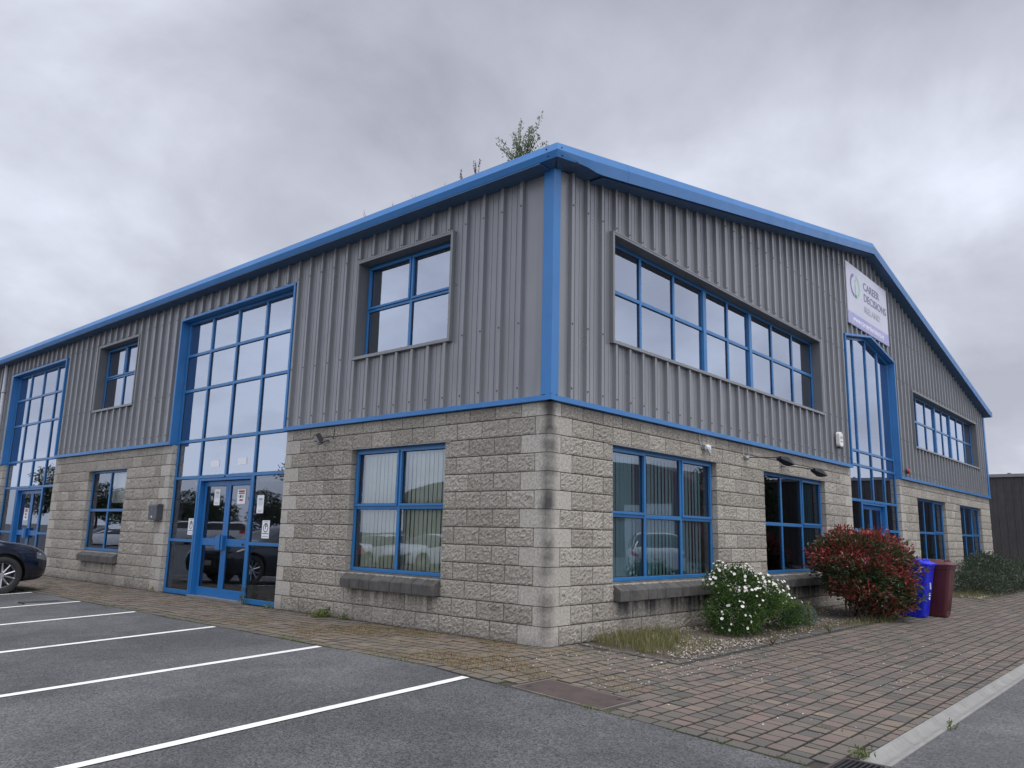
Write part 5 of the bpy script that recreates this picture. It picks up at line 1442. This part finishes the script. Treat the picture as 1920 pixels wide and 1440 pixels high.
# front details
mb = MB(); mb.box(2.145, 2.21, -.42, .42, .36, .60); mb.build('grille', blackt_m, car, bevel=.02)
for sy in (-1, 1):
    mb = MB(); mb.tube([(2.16, sy * .40, .60), (2.11, sy * .60, .635), (1.98, sy * .79, .69)], .012, 6); mb.build('chrome_strip', chrome_m, car)
    mb = MB(); mb.box(.62, .74, sy * .90 - (.0 if sy > 0 else .17), sy * .90 + (.17 if sy > 0 else 0), .93, 1.06); mb.build('door_mirror', navy_m, car, bevel=.03)
mb = MB(); mb.box(2.20, 2.212, -.26, .26, .40, .51); mb.build('number_plate', plate_m, car)
CAR_X, CAR_Y = -3.70, 11.72
car.location = (CAR_X, CAR_Y, G(CAR_X, CAR_Y)); car.rotation_euler = (0, -.04 * .9, rad(-2))
# cars across the car park, seen in the window reflections
wh = vehicle('parked_car', hatch, .90, whitep_m, (1.36, -1.30), .335, (4, 6, 8, 10), 'white hatchback parked across the car park, nearest of the white pair in the window reflection', 'car', group='cars parked behind the camera')
wh.location = (-15.0, 21.8, G(-15, 12)); wh.rotation_euler = (0, 0, rad(-8))
w2 = copy_tree(wh); w2['label'] = 'white hatchback reflected at the right of the cream blinds'; w2.location = (-15.3, 18.7, G(-15, 16)); w2.rotation_euler = (0, 0, rad(-4))
w3 = copy_tree(wh); w3['label'] = 'white hatchback reflected in the small window by the letterbox'; w3.location = (-14.5, 49, G(-15, 30)); w3.rotation_euler = (0, 0, rad(3))
sv = vehicle('parked_car', suv, .93, whitep_m, (1.4, -1.35), .36, (4, 6, 8, 10), 'white estate car reflected in the wide lower gable window', 'car', group='cars parked behind the camera')
sv.location = (17.0, -8.6, G(17, -8)); sv.rotation_euler = (0, 0, rad(-35))
vn = vehicle('parked_van', van, .97, whitep_m, (1.6, -1.5), .34, (2, 4, 99, 99), 'white van reflected low in the glazed doors', 'van', group='vans parked behind the camera')
vn.location = (-27, 57, G(-27, 31)); vn.rotation_euler = (0, 0, rad(60))
v2 = copy_tree(vn); v2['label'] = 'second white van reflected beside the first in the door glass'; v2.location = (-28, 64, G(-27, 31)); v2.rotation_euler = (0, 0, rad(75))

# ------------------------------------------------------------------ neighbouring buildings
brown_m = M('brown_sheet', (.040, .036, .036), .75, var=.2, scale=1.5, dirt=.3, dirtcol=(.07, .06, .055)); pale_m = M('pale_roof_sheet', (.34, .36, .36), .6, var=.1)
def ribbed_wall(x, y0, y1, h, name, mat, parent, pitch=.35, x_is=True, depth=.04):
    V = []; F = []; n = int(abs(y1 - y0) / pitch)
    for i in range(n):
        a = y0 + (y1 - y0) * i / n; w = (y1 - y0) / n
        for (p, q, d0, d1) in ((0, .7, 0, 0), (.7, .78, 0, depth), (.78, .92, depth, depth), (.92, 1, depth, 0)):
            k = len(V)
            A = [(x - d0, a + w * p), (x - d1, a + w * q)] if x_is else [(a + w * p, x - d0), (a + w * q, x - d1)]
            V += [(*A[0], -.4), (*A[1], -.4), (*A[1], h), (*A[0], h)]; F.append((k, k + 1, k + 2, k + 3))
    return np_mesh(name, V, F, mat, parent)
nb = empty('neighbouring_building', (40, 5, -.2)); tag(nb, 'long dark brown sheet clad building beyond the gable wall', 'building')
o = ribbed_wall(40, -17, 20, 4.75, 'wall', brown_m, nb); o.location = (-40, -5, .2)
mb = MB(); mb.box(39.9, 40.25, -17, 20, 4.72, 4.86); o = mb.build('roof_trim', M('trim_grey', (.16, .17, .18), .5), nb); o.location = (-40, -5, .2)
mb = MB()
for k in range(34): mb.box(39.95, 40.3, -17 + k * 1.1, -16.88 + k * 1.1, 4.86, 4.93)
mb.box(40.2, 60, -17, 20, 4.86, 4.9); o = mb.build('roof', M('roof_grey', (.13, .135, .14), .6), nb); o.location = (-40, -5, .2)
# red fronted unit on the road side
ru = empty('red_fronted_unit', (39, -27, -.2)); tag(ru, 'red fronted workshop with arched roof and white doors, reflected in the wide lower window', 'building')
mb = MB(); arch = [(39, -37, -.4), (39, -18, -.4), (39, -18, 3.5)] + [(39, -27.5 + 9.5 * math.cos(t), 3.5 + 3. * math.sin(t)) for t in [math.pi * i / 20 for i in range(1, 20)]] + [(39, -37, 3.5)]
mb.prism(arch, (14, 0, 0)); o = mb.build('wall', M('red_sheet', (.12, .03, .034), .6), ru); o.location = (-39, 27, .2)
mb = MB()
for (a, b) in ((-35.5, -31.5), (-30, -26), (-24, -20.5)): mb.box(38.9, 38.99, a, b, -.3, 3.4)
o = mb.build('shutter_door', M('shutter_white', (.55, .57, .6), .6), ru); o.location = (-39, 27, .2)
# shed and works across the car park
wk = empty('works_building', (-48, 30, -.4)); tag(wk, 'pale grey works building with low arched roofs across the car park, seen reflected', 'building')
mb = MB(); mb.box(-62, -48, 0, 58, -.5, 4.4); o = mb.build('wall', M('works_wall', (.20, .22, .20), .7), wk); o.location = (48, -30, .4)
mb = MB()
for c in (11, 33, 49):
    pr = [(-47.8, c + 9.5 * math.cos(t), 4.4 + 1.9 * math.sin(t)) for t in [math.pi * i / 16 for i in range(17)]]; mb.prism(pr, (-14.5, 0, 0))
o = mb.build('roof', pale_m, wk); o.location = (48, -30, .4)
# trees
def tree(x, y, h, r, label, first=None):
    if first is not None:
        t = copy_tree(first); t.location = (x, y, -.4); t.rotation_euler = (0, 0, random.uniform(0, 6)); t.scale = (r / 3., r / 3., h / 9.); t['label'] = label; return t
    t = empty('broadleaf_tree', (x, y, -.4)); tag(t, label, 'tree', 'trees across the car park')
    mb = MB(); mb.tube([(0, 0, 0), (.1, 0, h * .25), (.0, .1, h * .5), (.1, 0, h * .8)], [.2, .16, .11, .04], 10)
    for k in range(12):
        a = random.uniform(0, 6.28); z0 = h * random.uniform(.22, .65); L = r * random.uniform(.5, .85)
        mb.tube([(0, 0, z0), (math.cos(a) * L * .5, math.sin(a) * L * .5, z0 + L * .35), (math.cos(a) * L, math.sin(a) * L, z0 + L * .55)], [.07, .04, .015], 6)
    mb.build('trunk', bark_m, t)
    bl = [(random.uniform(-.5, .5) * r, random.uniform(-.5, .5) * r, h * random.uniform(.35, .85), r * random.uniform(.35, .6), r * random.uniform(.35, .6), h * random.uniform(.10, .17)) for _ in range(11)]
    pts, dr, dp = blob_pts(bl, 7000, .6, h * .15, .25); leaves('crown', pts, RNG.uniform(.14, .3, len(pts)), RNG.normal(.45, .25, len(pts)), tree_m, t, outward=dr, aspect=.7)
    return t
t0 = tree(-36, 64, 9., 3., 'broadleaf tree reflected in the left door leaf')
for k, (x, y, h, r, lab) in enumerate([(-33, 70, 5.2, 2.8, 'tree reflected in the right door leaf'), (-36, 57, 9.5, 3.4, 'tall tree reflected right of the doors'), (-35, 78, 5.6, 3., 'tree reflected in the left sidelight'), (-34, 90, 6., 3., 'tree reflected in the small lower window by the letterbox'), (-36, 106, 7, 3.5, 'tree reflected beside the far entrance'), (-35, 120, 10, 4, 'last tree of the row across the car park'), (36, -14.5, 8, 2.8, 'tree beside the red fronted workshop')]):
    tree(x, y, h, r, lab, t0)
t0.scale = (.95, .95, .6)

# ------------------------------------------------------------------ sky, sun, camera
SUN_EL, SUN_AZ = rad(64), math.atan2(-.93, -.12)       # direction towards the veiled sun
w = bpy.data.worlds.new('World'); bpy.context.scene.world = w; w.use_nodes = True
t = w.node_tree; t.nodes.clear()
class WN(NT):
    def __init__(s, t): s.t = t; s.n = t.nodes; s.l = t.links
nt = WN(t)
out = nt.new('ShaderNodeOutputWorld'); bg = nt.new('ShaderNodeBackground'); bg.inputs['Strength'].default_value = .1; nt.link(bg.outputs[0], out.inputs[0])
sky = nt.new('ShaderNodeTexSky', sky_type='NISHITA'); sky.sun_disc = False; sky.sun_elevation = SUN_EL; sky.sun_rotation = math.pi / 2 - SUN_AZ; sky.air_density = 1.; sky.dust_density = 3.
tc = nt.new('ShaderNodeTexCoord'); d = tc.outputs['Generated']
sep = nt.new('ShaderNodeSeparateXYZ'); nt.link(d, sep.inputs[0]); X, Y, Z = sep.outputs
zz = nt.math('ADD', nt.math('MAXIMUM', Z, 0.), .42)
cmb = nt.new('ShaderNodeCombineXYZ'); nt.link(nt.math('DIVIDE', X, zz), cmb.inputs[0]); nt.link(nt.math('DIVIDE', Y, zz), cmb.inputs[1]); cmb.inputs[2].default_value = 3.7
cc = nt.mapping(cmb.outputs[0], (1, 1, 1), (SKYOFF := (2.3, 5.1, 0)))
big = nt.noise(cc, 1.0, 2, .45, .1); mid = nt.noise(cc, 2.9, 7, .54, .2)
f = nt.math('ADD', nt.math('MULTIPLY', big, .6), nt.math('MULTIPLY', mid, .4))
f = nt.ramp(f, .38, .62)
# horizon is lighter than overhead
hz = nt.ramp(Z, .0, .62, .28, -.10); f = nt.math('ADD', f, hz)
cr = nt.new('ShaderNodeValToRGB'); nt.link(f, cr.inputs[0]); e = cr.color_ramp
e.elements[0].position = 0; e.elements[0].color = (.335, .348, .408, 1); e.elements[1].position = 1.; e.elements[1].color = (.70, .735, .835, 1)
m1 = e.elements.new(.5); m1.color = (.475, .492, .572, 1)
# cloud brightness raised overhead and outside the view, added to light the walls
sd = (math.cos(SUN_EL) * math.cos(SUN_AZ), math.cos(SUN_EL) * math.sin(SUN_AZ), math.sin(SUN_EL))
dp_ = nt.new('ShaderNodeVectorMath', operation='DOT_PRODUCT'); nt.link(d, dp_.inputs[0]); dp_.inputs[1].default_value = sd
away = nt.math('ADD', nt.math('MULTIPLY', X, -.7071), nt.math('MULTIPLY', Y, -.7071))
br = nt.math('MULTIPLY', nt.ramp(away, -.55, .1, 1., 1.9), nt.ramp(Z, .60, .95, 1., 2.0))
sc_ = nt.new('ShaderNodeVectorMath', operation='SCALE'); nt.link(cr.outputs[0], sc_.inputs[0]); nt.link(nt.math('MULTIPLY', br, 10.), sc_.inputs['Scale'])
col = nt.mix(.93, sky.outputs[0], sc_.outputs[0])
nt.link(col, bg.inputs['Color'])
sun = bpy.data.lights.new('sun', 'SUN'); sun.energy = 1.2; sun.angle = rad(22); sun.color = (1., .975, .94)
so = bpy.data.objects.new('sun', sun); C.objects.link(so); so.rotation_euler = Vector(sd).to_track_quat('Z', 'Y').to_euler()

cam = bpy.data.cameras.new('camera'); co = bpy.data.objects.new('camera', cam); C.objects.link(co)
r_ = Vector((0.6589900101747826, -0.7517903741301019, 0.0233109385302496)); u_ = Vector((-0.15523576759085106, -0.10561782147339749, 0.9822152168683259)); f_ = Vector((0.7359578948216529, 0.6508887071938909, 0.1863058450428921))
mt = Matrix((( r_.x, u_.x, -f_.x, -7.3494), (r_.y, u_.y, -f_.y, -5.87745), (r_.z, u_.z, -f_.z, 1.28007), (0, 0, 0, 1)))
co.matrix_world = mt; cam.sensor_width = 36; cam.lens = 1476.6 / 1920 * 36; cam.clip_end = 2000; cam.clip_start = .05
bpy.context.scene.camera = co
vs = bpy.context.scene.view_settings; vs.view_transform = 'Standard'; vs.look = 'None'; vs.gamma = 1; vs.exposure = .33
bpy.context.scene.cycles.max_bounces = 8; bpy.context.scene.cycles.transparent_max_bounces = 16
